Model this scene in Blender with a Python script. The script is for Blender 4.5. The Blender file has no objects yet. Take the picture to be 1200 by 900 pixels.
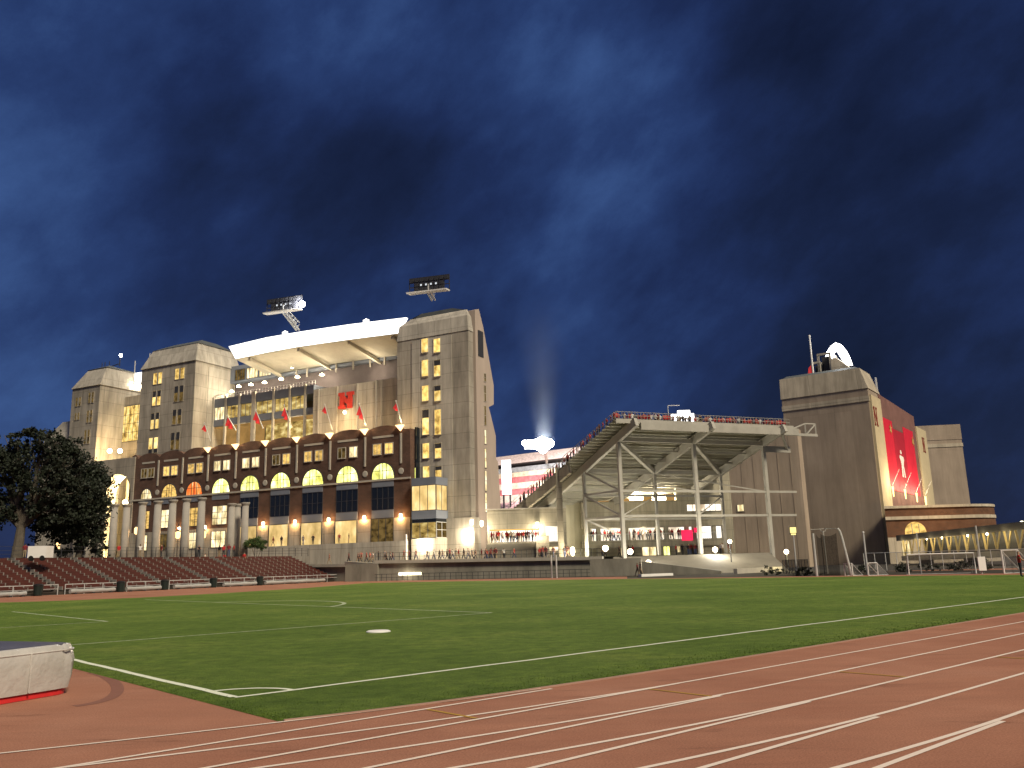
import bpy, bmesh, math, random
from mathutils import Vector, Matrix
R = random.Random(7)
S = bpy.context.scene
COL = S.collection

# ------------------------------------------------------------------ camera (solved from the pitch markings)
FPX, PITCH, ROLL, EYE = 993.6, 0.2091, 0.02724, 1.876
cp, sp, cr, sr = math.cos(PITCH), math.sin(PITCH), math.cos(ROLL), math.sin(ROLL)
FW = Vector((0, cp, sp)); _u = Vector((0, -sp, cp)); _r = Vector((1, 0, 0))
RT = cr * _r - sr * _u; UP = cr * _u + sr * _r
def ray(px, py): return FW + RT * ((px - 600) / FPX) - UP * ((py - 450) / FPX)
def onY(px, py, Y):
    d = ray(px, py); return Vector((0, 0, EYE)) + d * (Y / d.y)
def onZ(px, py, z=0.0):
    d = ray(px, py); return Vector((0, 0, EYE)) + d * ((z - EYE) / d.z)
class Frame:
    """a facade's own axes: u to the right along it, w out of it, z up"""
    def __init__(s, o, deg):
        a = math.radians(deg); s.o = Vector((o[0], o[1], 0))
        s.r = Vector((math.sin(a), math.cos(a), 0)); s.n = Vector((s.r.y, -s.r.x, 0)); s.deg = deg
    def hit(s, px, py, w=0.0):
        d = ray(px, py); o = s.o + s.n * w
        t = o.dot(s.n) / d.dot(s.n); p = d * t
        return (p - s.o).dot(s.r), p.z + EYE
    def u(s, px, py, w=0.0): return s.hit(px, py, w)[0]
    def z(s, px, py, w=0.0): return s.hit(px, py, w)[1]
    def P(s, u, w, z): return s.o + s.r * u + s.n * w + Vector((0, 0, z))
    def cell(s, x0, y0, x1, y1, w=0.0):
        xc, yc = (x0 + x1) / 2, (y0 + y1) / 2
        return s.u(x0, yc, w), s.u(x1, yc, w), s.z(xc, y1, w), s.z(xc, y0, w)

# ------------------------------------------------------------------ mesh helpers
class MB:
    def __init__(s): s.v = []; s.f = []; s.m = []; s.k = 0
    def add(s, vs, fs):
        b = len(s.v); s.v += [Vector(v) for v in vs]
        for f in fs: s.f.append([b + i for i in f]); s.m.append(s.k)
        return s
    def hexa(s, p):
        return s.add(p, [(0,3,2,1),(4,5,6,7),(0,1,5,4),(1,2,6,5),(2,3,7,6),(3,0,4,7)])
    def fbox(s, F, u0, u1, w0, w1, z0, z1):
        if u1 < u0: u0, u1 = u1, u0
        if w1 < w0: w0, w1 = w1, w0
        if z1 < z0: z0, z1 = z1, z0
        P = F.P
        return s.hexa([P(u0,w1,z0),P(u1,w1,z0),P(u1,w0,z0),P(u0,w0,z0),P(u0,w1,z1),P(u1,w1,z1),P(u1,w0,z1),P(u0,w0,z1)])
    def frust(s, F, b, t, z0, z1):
        P = F.P; (a,c,d,e) = b; (f,g,h,i) = t
        return s.hexa([P(a,e,z0),P(c,e,z0),P(c,d,z0),P(a,d,z0),P(f,i,z1),P(g,i,z1),P(g,h,z1),P(f,h,z1)])
    def wprism(s, F, pts, w0, w1):
        """polygon in (u,z), extruded through the facade from w0 to w1 (w1 is the outer face)"""
        n = len(pts)
        vs = [F.P(u, w1, z) for u, z in pts] + [F.P(u, w0, z) for u, z in pts]
        fs = [list(range(n)), list(range(2*n-1, n-1, -1))] + [(i, n+i, n+(i+1) % n, (i+1) % n) for i in range(n)]
        return s.add(vs, fs)
    def zprism(s, pts, z0, z1):
        n = len(pts)
        vs = [Vector((p[0], p[1], z0)) for p in pts] + [Vector((p[0], p[1], z1)) for p in pts]
        fs = [list(range(n-1, -1, -1)), list(range(n, 2*n))] + [(i, (i+1) % n, n+(i+1) % n, n+i) for i in range(n)]
        return s.add(vs, fs)
    def sheet(s, pts, z):
        return s.add([Vector((p[0], p[1], z)) for p in pts], [list(range(len(pts)))])
    def bar(s, p, q, w, h=None, up=Vector((0,0,1))):
        p, q = Vector(p), Vector(q); h = h or w; d = (q-p).normalized()
        if abs(d.dot(up)) > .98: up = Vector((0.31,0.95,0))
        a = d.cross(up).normalized(); b = a.cross(d).normalized()
        a *= w/2; b *= h/2
        return s.hexa([p-a-b, p+a-b, p+a+b, p-a+b, q-a-b, q+a-b, q+a+b, q-a+b])
    def tube(s, pts, r, n=8, cap=True):
        pts = [Vector(p) for p in pts]; rs = r if isinstance(r, (list, tuple)) else [r]*len(pts)
        b = len(s.v); prev = None
        for i, p in enumerate(pts):
            d = (pts[min(i+1, len(pts)-1)] - pts[max(i-1, 0)]).normalized()
            if prev is None:
                a = d.cross(Vector((0,0,1)));
                if a.length < .05: a = d.cross(Vector((1,0,0)))
            else: a = prev - d*prev.dot(d)
            a.normalize(); prev = a; c = d.cross(a)
            for k in range(n):
                t = 2*math.pi*k/n; s.v.append(p + (a*math.cos(t) + c*math.sin(t))*rs[i])
        for i in range(len(pts)-1):
            for k in range(n):
                s.f.append([b+i*n+k, b+i*n+(k+1) % n, b+(i+1)*n+(k+1) % n, b+(i+1)*n+k]); s.m.append(s.k)
        if cap:
            s.f.append([b+k for k in range(n)][::-1]); s.m.append(s.k)
            s.f.append([b+(len(pts)-1)*n+k for k in range(n)]); s.m.append(s.k)
        return s
    def lathe(s, c, prof, n=12):
        c = Vector(c); b = len(s.v)
        for r, z in prof:
            for k in range(n):
                t = 2*math.pi*k/n; s.v.append(c + Vector((r*math.cos(t), r*math.sin(t), z)))
        for i in range(len(prof)-1):
            for k in range(n):
                s.f.append([b+i*n+k, b+i*n+(k+1) % n, b+(i+1)*n+(k+1) % n, b+(i+1)*n+k]); s.m.append(s.k)
        s.f.append([b+k for k in range(n)][::-1]); s.m.append(s.k)
        s.f.append([b+(len(prof)-1)*n+k for k in range(n)]); s.m.append(s.k)
        return s
    def ball(s, c, r, sz=1.0, n=10):
        m = 6
        return s.lathe(c, [(max(.001, r*math.sin(math.pi*i/m)), -r*sz*math.cos(math.pi*i/m)) for i in range(m+1)], n)
    def mesh(s, name, mats, loc=Vector((0,0,0)), smooth=False):
        me = bpy.data.meshes.new(name)
        me.from_pydata([v - loc for v in s.v], [], s.f)
        for m in (mats if isinstance(mats, (list, tuple)) else [mats]): me.materials.append(m)
        if any(s.m): me.polygons.foreach_set('material_index', s.m)
        if smooth: me.polygons.foreach_set('use_smooth', [True]*len(me.polygons))
        me.update()
        return me

def link(o): COL.objects.link(o); return o
class Thing:
    def __init__(s, name, label, cat, loc, group=None):
        s.o = bpy.data.objects.new(name, None); link(s.o); s.loc = Vector(loc); s.o.location = s.loc
        s.o.empty_display_size = .3
        s.o['label'] = label; s.o['category'] = cat
        if group: s.o['group'] = group
    def part(s, name, mb, mat, parent=None, label=None, smooth=False, kind=None):
        o = bpy.data.objects.new(name, mb.mesh(name, mat, s.loc, smooth)); link(o); o.parent = parent or s.o
        if label: o['label'] = label
        if kind: o['kind'] = kind
        return o
    def light(s, *a, **k):
        o = lamp(*a, **k); o.location -= s.loc; o.parent = s.o; return o
def solo(name, mb, mat, label, cat, loc, group=None, smooth=False):
    loc = Vector(loc); o = bpy.data.objects.new(name, mb.mesh(name, mat, loc, smooth)); link(o); o.location = loc
    o['label'] = label; o['category'] = cat
    if group: o['group'] = group
    return o
def struct(name, mb, mat, smooth=False, kind='structure'):
    o = bpy.data.objects.new(name, mb.mesh(name, mat, Vector((0,0,0)), smooth)); link(o); o['kind'] = kind; return o
def lamp(p, power, color, size=.25, kind='POINT', aim=None, spot=None, blend=.5):
    l = bpy.data.lights.new('lamp_light', kind); l.energy = power; l.color = color
    if kind in ('POINT', 'SPOT'): l.shadow_soft_size = size
    if kind == 'AREA': l.size = size
    if spot: l.spot_size = math.radians(spot); l.spot_blend = blend
    o = bpy.data.objects.new('lamp_light', l); link(o); o.location = Vector(p)
    if aim is not None:
        o.rotation_euler = (Vector(aim)-Vector(p)).to_track_quat('-Z', 'Y').to_euler()
    return o
def copy_thing(src, loc, rz=0.0, label=None, group=None, sc=1.0):
    c = src.copy(); link(c); c.location = Vector(loc); c.rotation_euler = (0, 0, rz); c.scale = (sc,)*3
    if label: c['label'] = label
    if group: c['group'] = group
    for ch in list(src.children):
        d = ch.copy(); link(d); d.parent = c
        for g in list(ch.children):
            e = g.copy(); link(e); e.parent = d
    return c

# ------------------------------------------------------------------ materials
def newmat(name):
    m = bpy.data.materials.new(name); m.use_nodes = True; nt = m.node_tree
    for n in list(nt.nodes): nt.nodes.remove(n)
    out = nt.nodes.new('ShaderNodeOutputMaterial'); return m, nt, out
def N(nt, t, **k):
    n = nt.nodes.new('ShaderNode'+t)
    for a, b in k.items():
        if a.startswith('i_'): n.inputs[a[2:].replace('_', ' ')].default_value = b
        else: setattr(n, a, b)
    return n
def L(nt, a, b): nt.links.new(a, b)
def ramp(nt, fac, stops):
    r = nt.nodes.new('ShaderNodeValToRGB'); e = r.color_ramp.elements
    while len(e) < len(stops): e.new(.5)
    for i, (p, c) in enumerate(stops): e[i].position = p; e[i].color = (*c, 1)
    L(nt, fac, r.inputs[0]); return r.outputs[0]
def coord(nt, scale=(1,1,1), which='Object'):
    t = N(nt, 'TexCoord'); m = N(nt, 'Mapping'); m.inputs['Scale'].default_value = scale
    L(nt, t.outputs[which], m.inputs[0]); return m.outputs[0]
def noise(nt, vec, scale, detail=4, rough=.6):
    n = N(nt, 'TexNoise'); n.inputs['Scale'].default_value = scale; n.inputs['Detail'].default_value = detail
    n.inputs['Roughness'].default_value = rough
    L(nt, vec, n.inputs['Vector']); return n.outputs['Fac']
def mul(c, k): return tuple(x*k for x in c)
def surf(name, c, var=.25, scale=.6, rough=.8, bump=0.0, bscale=8, metal=0.0, streak=False, spec=.3):
    m, nt, out = newmat(name); b = N(nt, 'BsdfPrincipled')
    v = coord(nt, (1, 1, .25) if streak else (1, 1, 1))
    f = noise(nt, v, scale, 6, .65)
    L(nt, ramp(nt, f, [(.25, mul(c, 1-var)), (.5, c), (.78, mul(c, 1+var))]), b.inputs['Base Color'])
    b.inputs['Roughness'].default_value = rough; b.inputs['Metallic'].default_value = metal
    b.inputs['Specular IOR Level'].default_value = spec
    if bump:
        bp = N(nt, 'Bump'); bp.inputs['Strength'].default_value = bump; bp.inputs['Distance'].default_value = .05
        L(nt, noise(nt, coord(nt), bscale, 4), bp.inputs['Height']); L(nt, bp.outputs[0], b.inputs['Normal'])
    L(nt, b.outputs[0], out.inputs[0]); return m
def panelled(name, c, F, pw=3.0, ph=2.4, joint=.03, var=.16, deep=.62):
    """precast concrete with panel joints, laid out along the facade's own axes"""
    m, nt, out = newmat(name); b = N(nt, 'BsdfPrincipled'); b.inputs['Roughness'].default_value = .85
    b.inputs['Specular IOR Level'].default_value = .25
    g = N(nt, 'NewGeometry'); a = math.radians(90 - F.deg)
    vr = N(nt, 'VectorRotate', rotation_type='Z_AXIS'); vr.inputs['Angle'].default_value = -a
    L(nt, g.outputs['Position'], vr.inputs['Vector'])
    sx = N(nt, 'SeparateXYZ'); L(nt, vr.outputs[0], sx.inputs[0])
    ad = N(nt, 'Math', operation='ADD'); L(nt, sx.outputs[0], ad.inputs[0]); L(nt, sx.outputs[1], ad.inputs[1])
    cb = N(nt, 'CombineXYZ'); L(nt, ad.outputs[0], cb.inputs[0]); L(nt, sx.outputs[2], cb.inputs[1])
    br = N(nt, 'TexBrick', offset=0.0); L(nt, cb.outputs[0], br.inputs['Vector'])
    br.inputs['Scale'].default_value = 1; br.inputs['Brick Width'].default_value = pw; br.inputs['Row Height'].default_value = ph
    br.inputs['Mortar Size'].default_value = joint; br.inputs['Mortar Smooth'].default_value = .2
    br.inputs['Color1'].default_value = (*mul(c, 1.07), 1); br.inputs['Color2'].default_value = (*mul(c, .92), 1)
    br.inputs['Mortar'].default_value = (*mul(c, deep), 1)
    st = N(nt, 'Mapping'); st.inputs['Scale'].default_value = (1, 1, .12); L(nt, g.outputs['Position'], st.inputs[0])
    f = noise(nt, st.outputs[0], .9, 7, .7)
    f2 = noise(nt, g.outputs['Position'], .13, 3, .6)
    mx = N(nt, 'MixRGB', blend_type='MULTIPLY'); mx.inputs[0].default_value = 1
    L(nt, br.outputs['Color'], mx.inputs[1])
    L(nt, ramp(nt, f, [(.3, (1-var*1.6,)*3), (.62, (1+var*.5,)*3)]), mx.inputs[2])
    mx2 = N(nt, 'MixRGB', blend_type='MULTIPLY'); mx2.inputs[0].default_value = 1
    L(nt, mx.outputs[0], mx2.inputs[1]); L(nt, ramp(nt, f2, [(.3, (1-var,)*3), (.7, (1+var*.6,)*3)]), mx2.inputs[2])
    L(nt, mx2.outputs[0], b.inputs['Base Color']); L(nt, b.outputs[0], out.inputs[0]); return m
def emit(name, c, k, var=0.0, scale=(1,1,1), nscale=1.2, stops=None):
    """emissive: lit glass, a lamp, or a lit wall or roof edge made to glow; var adds what one sees of the room behind"""
    m, nt, out = newmat(name); e = N(nt, 'Emission'); e.inputs['Strength'].default_value = k
    if var or stops:
        oi = N(nt, 'ObjectInfo'); v = coord(nt, scale)
        ad = N(nt, 'VectorMath', operation='MULTIPLY_ADD'); ad.inputs[1].default_value = (1,1,1)
        L(nt, v, ad.inputs[0])
        cb = N(nt, 'CombineXYZ'); mm = N(nt, 'Math', operation='MULTIPLY'); mm.inputs[1].default_value = 37.0
        L(nt, oi.outputs['Random'], mm.inputs[0]); L(nt, mm.outputs[0], cb.inputs[0]); L(nt, mm.outputs[0], cb.inputs[2])
        L(nt, cb.outputs[0], ad.inputs[2])
        f = noise(nt, ad.outputs[0], nscale, 3, .55)
        L(nt, ramp(nt, f, stops or [(.3, mul(c, 1-var)), (.6, c)]), e.inputs['Color'])
        br = N(nt, 'MapRange'); br.inputs['To Min'].default_value = k*.75; br.inputs['To Max'].default_value = k*1.2
        L(nt, oi.outputs['Random'], br.inputs[0]); L(nt, br.outputs[0], e.inputs['Strength'])
    else: e.inputs['Color'].default_value = (*c, 1)
    L(nt, e.outputs[0], out.inputs[0]); return m
def brickmat(name, c1, c2, mortar, F):
    m, nt, out = newmat(name); b = N(nt, 'BsdfPrincipled'); b.inputs['Roughness'].default_value = .9
    b.inputs['Specular IOR Level'].default_value = .2
    g = N(nt, 'NewGeometry'); vr = N(nt, 'VectorRotate', rotation_type='Z_AXIS'); vr.inputs['Angle'].default_value = -math.radians(90-F.deg)
    L(nt, g.outputs['Position'], vr.inputs['Vector']); sx = N(nt, 'SeparateXYZ'); L(nt, vr.outputs[0], sx.inputs[0])
    ad = N(nt, 'Math', operation='ADD'); L(nt, sx.outputs[0], ad.inputs[0]); L(nt, sx.outputs[1], ad.inputs[1])
    cb = N(nt, 'CombineXYZ'); L(nt, ad.outputs[0], cb.inputs[0]); L(nt, sx.outputs[2], cb.inputs[1])
    br = N(nt, 'TexBrick'); L(nt, cb.outputs[0], br.inputs['Vector']); br.inputs['Scale'].default_value = 1
    br.inputs['Brick Width'].default_value = .6; br.inputs['Row Height'].default_value = .22; br.inputs['Mortar Size'].default_value = .02
    br.inputs['Color1'].default_value = (*c1, 1); br.inputs['Color2'].default_value = (*c2, 1); br.inputs['Mortar'].default_value = (*mortar, 1)
    f = noise(nt, g.outputs['Position'], .5, 5)
    mx = N(nt, 'MixRGB', blend_type='MULTIPLY'); mx.inputs[0].default_value = 1; L(nt, br.outputs['Color'], mx.inputs[1])
    L(nt, ramp(nt, f, [(.3, (.72,)*3), (.7, (1.2,)*3)]), mx.inputs[2])
    L(nt, mx.outputs[0], b.inputs['Base Color']); L(nt, b.outputs[0], out.inputs[0]); return m
def glassdark(name, c=(.012,.016,.022)):
    m, nt, out = newmat(name); b = N(nt, 'BsdfPrincipled'); b.inputs['Base Color'].default_value = (*c, 1)
    b.inputs['Roughness'].default_value = .12; b.inputs['Specular IOR Level'].default_value = .6
    L(nt, b.outputs[0], out.inputs[0]); return m
def netmat(name, c, cover, scale=6.0):
    m, nt, out = newmat(name); d = N(nt, 'BsdfDiffuse'); d.inputs[0].default_value = (*c, 1); t = N(nt, 'BsdfTransparent')
    mx = N(nt, 'MixShader'); f = noise(nt, coord(nt), scale, 2)
    mr = N(nt, 'MapRange'); mr.inputs['To Min'].default_value = cover*.6; mr.inputs['To Max'].default_value = min(1, cover*1.4)
    L(nt, f, mr.inputs[0]); L(nt, mr.outputs[0], mx.inputs[0]); L(nt, t.outputs[0], mx.inputs[1]); L(nt, d.outputs[0], mx.inputs[2])
    L(nt, mx.outputs[0], out.inputs[0]); return m

EF = Frame(onY(481, 655, 141), 117)          # east stand: the brick arcade's plane
SF = Frame(onY(724, 672, 118), 68)           # north steel stand: plane of its outer posts
GF = Frame(onY(620, 650, 134), 92)           # low gate house between the two
RF = Frame(onY(1040, 660, 165), 126)         # west stand's end block
RS = Frame(RF.o, 36)                         # its banner side, u runs away from us
BF = Frame((-51, 84), 27)                    # red bleachers
M = {}
M['conc_e'] = panelled('precast_tan', (.375,.338,.278), EF, 3.4, 2.6, .035, .24, .55)
M['conc_pale'] = panelled('precast_pale', (.445,.41,.345), EF, 3.4, 2.6, .035, .22, .58)
M['conc_r'] = panelled('precast_grey_brown', (.37,.30,.232), RF, 3.2, 30, .04, .12, .86)
M['conc_band'] = panelled('precast_band', (.50,.44,.34), RF, 9.5, 8, .05, .2)
M['conc_g'] = panelled('gate_concrete', (.36,.33,.25), GF, 4, 1.6, .03, .2)
M['conc_wall'] = surf('stained_concrete', (.20,.19,.155), .45, .5, .9, .2, 3, streak=True)
M['brick'] = brickmat('brown_brick', (.125,.066,.046), (.095,.052,.037), (.13,.10,.085), EF)
M['brick_r'] = brickmat('red_brown_brick', (.16,.07,.035), (.125,.056,.03), (.16,.12,.09), RF)
M['stone'] = surf('pale_limestone', (.42,.39,.33), .15, .8)
M['grey_panel'] = surf('blue_grey_metal_panel', (.17,.19,.23), .12, .4, .5)
M['dark_metal'] = surf('dark_grey_metal', (.045,.045,.05), .2, 1, .5)
M['steel'] = surf('painted_steel', (.37,.355,.31), .18, .5, .6)
M['tread'] = surf('ribbed_steel_tread', (.36,.35,.29), .2, .35, .7)
M['pale_steel'] = surf('galvanised_steel', (.55,.55,.53), .12, 1.5, .45, metal=.2)
M['white'] = surf('white_paint', (.78,.77,.73), .06, 1, .6)
M['column_stone'] = surf('weathered_column_stone', (.30,.28,.25), .2, .7, .85)
M['roof_grey'] = surf('grey_roof', (.10,.11,.11), .2, .6, .7)
M['soffit'] = surf('ribbed_soffit', (.50,.46,.37), .12, .8, .8)
M['black'] = surf('black_rubber', (.012,.012,.012), .2, 2, .6)
M['dark_glass'] = glassdark('dark_glass')
M['win_warm'] = emit('lit_window_warm', (1.0,.62,.17), .95, .72, (1,1,1.6), 1.1)
M['win_tower'] = emit('lit_tower_window', (1.0,.72,.22), 1.0, .62, (1,1,.8), .8, [(.33, (.30,.17,.04)), (.5, (.95,.62,.17)), (.72, (1.3,1.0,.45))])
M['win_dim'] = emit('dim_window', (.30,.19,.06), .5, .9, (1,1,1.2), 1.0)
M['win_lime'] = emit('lit_arch_lime', (.9,.95,.28), 1.7, .5, (1,1,.7), .6, [(.30, (.38,.36,.06)), (.47, (.82,.82,.20)), (.68, (1.25,1.25,.62))])
M['win_orange'] = emit('lit_arch_orange', (1.0,.22,.04), .9, .4, (1.5,1.5,.2), 1.2, [(.38, (.95,.13,.02)), (.58, (1.1,.42,.10)), (.66, (1.2,1.0,.6))])
M['win_pale'] = emit('lit_window_pale', (1.0,.84,.48), 1.15, .5, (1.2,1.2,.5), .9, [(.32, (.33,.24,.1)), (.5, (1.0,.78,.4)), (.68, (1.3,1.15,.8))])
M['win_suite'] = emit('lit_suite_window', (.9,.62,.2), .75, .7, (.8,.8,1.4), .7, [(.3, (.10,.06,.015)), (.5, (.55,.36,.10)), (.66, (1.0,.80,.32)), (.8, (1.3,1.15,.75))])
M['lobby'] = emit('lobby_glow', (1.0,.66,.24), .95, .35, (1,1,.6), .5, [(.3, (.55,.36,.12)), (.55, (.95,.65,.25)), (.75, (1.25,.95,.5))])
M['concourse_glow'] = emit('concourse_wall_glow', (1.0,.9,.72), 1.5, .35, (1,1,.6), .35, [(.33, (.35,.26,.16)), (.45, (.95,.80,.6)), (.62, (1.3,1.22,1.1))])
M['orange_glow'] = emit('amber_glow_surface', (.75,.42,.13), .55, .4, (1,1,1), .4)  # emission stands in for warm light on soffit, wall and slot
M['bulb'] = emit('lamp_bulb', (1.0,.84,.55), 14)
M['bulb_soft'] = emit('lamp_globe', (1.0,.9,.62), 7)
M['bulb_white'] = emit('floodlight_lens', (1.0,1.0,1.0), 30)
M['glow_white'] = emit('white_glow_surface', (1.0,.97,.93), 2.2)
M['sign_lit'] = emit('backlit_sign_face', (1.0,.80,.30), 1.1)
M['screen_red'] = emit('red_lit_screen', (1.0,.03,.10), 1.1, .3, (1,1,1), .8)
M['net'] = netmat('dark_netting', (.02,.02,.02), .55)
M['net_pale'] = netmat('goal_netting', (.30,.30,.30), .16)
M['mesh_fence'] = netmat('chain_link_mesh', (.12,.12,.11), .28)
M['bench_red'] = surf('faded_red_plank', (.085,.024,.018), .3, .5, .6)
M['bracket'] = surf('dull_grey_bracket', (.22,.20,.18), .2, 2)
M['riser'] = surf('dark_riser', (.050,.018,.014), .3, 1, .8)
M['red_cloth'] = surf('red_flag_cloth', (.55,.03,.04), .2, 1.5, .8)
M['red_paint'] = surf('red_paint', (.60,.03,.03), .12, 3, .6)
M['letter_red'] = surf('red_letter_bulbs', (.55,.05,.035), .3, 4, .5)
M['gold'] = surf('gold_emblem', (.5,.34,.12), .3, 1, .5)
M['bark'] = surf('grey_bark', (.10,.085,.065), .35, 2, .95, .5, 6)
M['asphalt'] = surf('asphalt', (.055,.052,.048), .3, .3, .9)
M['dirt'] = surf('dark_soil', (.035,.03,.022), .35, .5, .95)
M['paving'] = surf('plaza_paving', (.19,.175,.14), .25, .3, .9)
M['yellow_paint'] = surf('yellow_track_paint', (.42,.24,.035), .2, 3, .8)
M['cover'] = surf('grey_vinyl_cover', (.52,.50,.46), .16, 1.6, .30, .8, 2.2, spec=.5)
M['cover_top'] = surf('purple_grey_vinyl_top', (.10,.10,.13), .25, 1.2, .45, .2, 3, spec=.5)

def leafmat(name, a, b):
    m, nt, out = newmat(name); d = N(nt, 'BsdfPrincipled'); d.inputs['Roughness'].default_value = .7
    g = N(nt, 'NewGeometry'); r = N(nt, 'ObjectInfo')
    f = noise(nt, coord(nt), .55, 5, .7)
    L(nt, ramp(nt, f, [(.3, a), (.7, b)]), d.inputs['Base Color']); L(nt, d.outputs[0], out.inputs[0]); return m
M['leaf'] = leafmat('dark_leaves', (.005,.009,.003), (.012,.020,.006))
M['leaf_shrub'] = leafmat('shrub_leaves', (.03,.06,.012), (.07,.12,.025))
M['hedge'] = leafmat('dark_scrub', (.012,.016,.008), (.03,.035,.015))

def grassmat():
    m, nt, out = newmat('mown_grass'); b = N(nt, 'BsdfPrincipled'); b.inputs['Roughness'].default_value = .95
    b.inputs['Specular IOR Level'].default_value = .1
    v = coord(nt); a = noise(nt, v, .16, 6, .65); f = noise(nt, v, 2.2, 6, .75); h = noise(nt, v, 38, 4, .8)
    c1 = ramp(nt, a, [(.3, (.088,.150,.028)), (.52, (.134,.208,.042)), (.72, (.195,.255,.060))])
    c2 = ramp(nt, f, [(.28, (.58,.62,.58)), (.5,(1,1,1)), (.72, (1.42,1.34,1.15))]); c3 = ramp(nt, h, [(.3, (.45,.45,.45)), (.7, (1.5,1.5,1.4))])
    x = N(nt, 'MixRGB', blend_type='MULTIPLY'); x.inputs[0].default_value = 1; L(nt, c1, x.inputs[1]); L(nt, c2, x.inputs[2])
    y = N(nt, 'MixRGB', blend_type='MULTIPLY'); y.inputs[0].default_value = 1; L(nt, x.outputs[0], y.inputs[1]); L(nt, c3, y.inputs[2])
    L(nt, y.outputs[0], b.inputs['Base Color'])
    bp = N(nt, 'Bump'); bp.inputs['Strength'].default_value = .9; bp.inputs['Distance'].default_value = .06
    L(nt, noise(nt, v, 22, 6, .85), bp.inputs['Height']); L(nt, bp.outputs[0], b.inputs['Normal'])
    L(nt, b.outputs[0], out.inputs[0]); return m
def trackmat():
    m, nt, out = newmat('red_track_rubber'); b = N(nt, 'BsdfPrincipled'); b.inputs['Roughness'].default_value = .9
    b.inputs['Specular IOR Level'].default_value = .15
    v = coord(nt); a = noise(nt, v, .22, 6, .65); f = noise(nt, v, 45, 4, .8)
    t = N(nt, 'TexCoord'); mp = N(nt, 'Mapping'); mp.inputs['Rotation'].default_value = (0, 0, -.72); mp.inputs['Scale'].default_value = (.55, 2.6, 1)
    L(nt, t.outputs['Object'], mp.inputs[0]); s = noise(nt, mp.outputs[0], .8, 7, .72)
    c1 = ramp(nt, a, [(.3, (.29,.126,.080)), (.55, (.36,.170,.110)), (.75, (.41,.208,.140))])
    c2 = ramp(nt, f, [(.3, (.58,.57,.56)), (.7, (1.35,1.35,1.35))])
    c3 = ramp(nt, s, [(.26, (.45,.42,.40)), (.40, (.97,.97,.97)), (.75, (1.14,1.12,1.10))])
    x = N(nt, 'MixRGB', blend_type='MULTIPLY'); x.inputs[0].default_value = 1; L(nt, c1, x.inputs[1]); L(nt, c2, x.inputs[2])
    y = N(nt, 'MixRGB', blend_type='MULTIPLY'); y.inputs[0].default_value = 1; L(nt, x.outputs[0], y.inputs[1]); L(nt, c3, y.inputs[2])
    L(nt, y.outputs[0], b.inputs['Base Color'])
    bp = N(nt, 'Bump'); bp.inputs['Strength'].default_value = .5; bp.inputs['Distance'].default_value = .01
    L(nt, noise(nt, v, 60, 3, .8), bp.inputs['Height']); L(nt, bp.outputs[0], b.inputs['Normal'])
    L(nt, b.outputs[0], out.inputs[0]); return m
def wornpaint(name, c, under, cov=.42):
    m, nt, out = newmat(name); b = N(nt, 'BsdfPrincipled'); b.inputs['Roughness'].default_value = .9
    v = coord(nt); f = noise(nt, v, 9, 6, .8)
    L(nt, ramp(nt, f, [(cov-.12, under), (cov+.02, c), (.8, mul(c, 1.08))]), b.inputs['Base Color'])
    L(nt, b.outputs[0], out.inputs[0]); return m
M['grass'] = grassmat(); M['track'] = trackmat()
M['line_track'] = wornpaint('worn_white_lane_paint', (.74,.63,.54), (.42,.25,.18), .37)
M['line_grass'] = wornpaint('chalk_on_grass', (.72,.76,.60), (.20,.27,.10), .38)
M['line_thin'] = wornpaint('faded_chalk_on_grass', (.46,.53,.34), (.09,.15,.04), .48)
M['kerb'] = surf('track_kerb', (.34,.21,.16), .15, 1, .8)

# ------------------------------------------------------------------ ground, pitch, track
TH = .8464; FU = Vector((math.sin(TH), math.cos(TH), 0)); FV = Vector((-math.cos(TH), math.sin(TH), 0)); FC = Vector((-4.334, 13.579, 0))
def fld(u, v): return FC + FU*u + FV*v
mb = MB(); mb.sheet([(-420,-60),(420,-60),(420,900),(-420,900)], -.012); struct('ground', mb, M['asphalt'])
mb = MB(); far_left = onZ(0, 700)
tp = [(-30,-10),(24,-10),fld(75,-14)[:2],fld(82,4)[:2],(66,92),(22,100),(4,112),(-22,127),(-26.5,131.5),(-51,84.2),(-70,48),(-40,8)]
mb.sheet(tp, 0.0); struct('running_track', mb, M['track'])
gp = [fld(-.51, -2.46)] + [fld(a, -2.46 - .68*(1-math.exp(-max(0, a+.5)/2.6))) for a in (.4,1.5,3,5,8,12,18,26,36,50)] + [fld(66,-3.1), fld(69,10), fld(67,24)]
gp += [onZ(x, y) for x, y in ((850,677.6),(690,679),(550,681),(430,683.2),(360,689),(260,695.2),(166,700.3),(78,703.8),(0,706.3),(-90,711))]
gp += [fld(-.53, 34), fld(-.52, 12)]
mb = MB(); mb.sheet([(p.x, p.y) for p in gp], .004)
pitch_poly = mb; struct('pitch_grass', mb, M['grass'])

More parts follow.
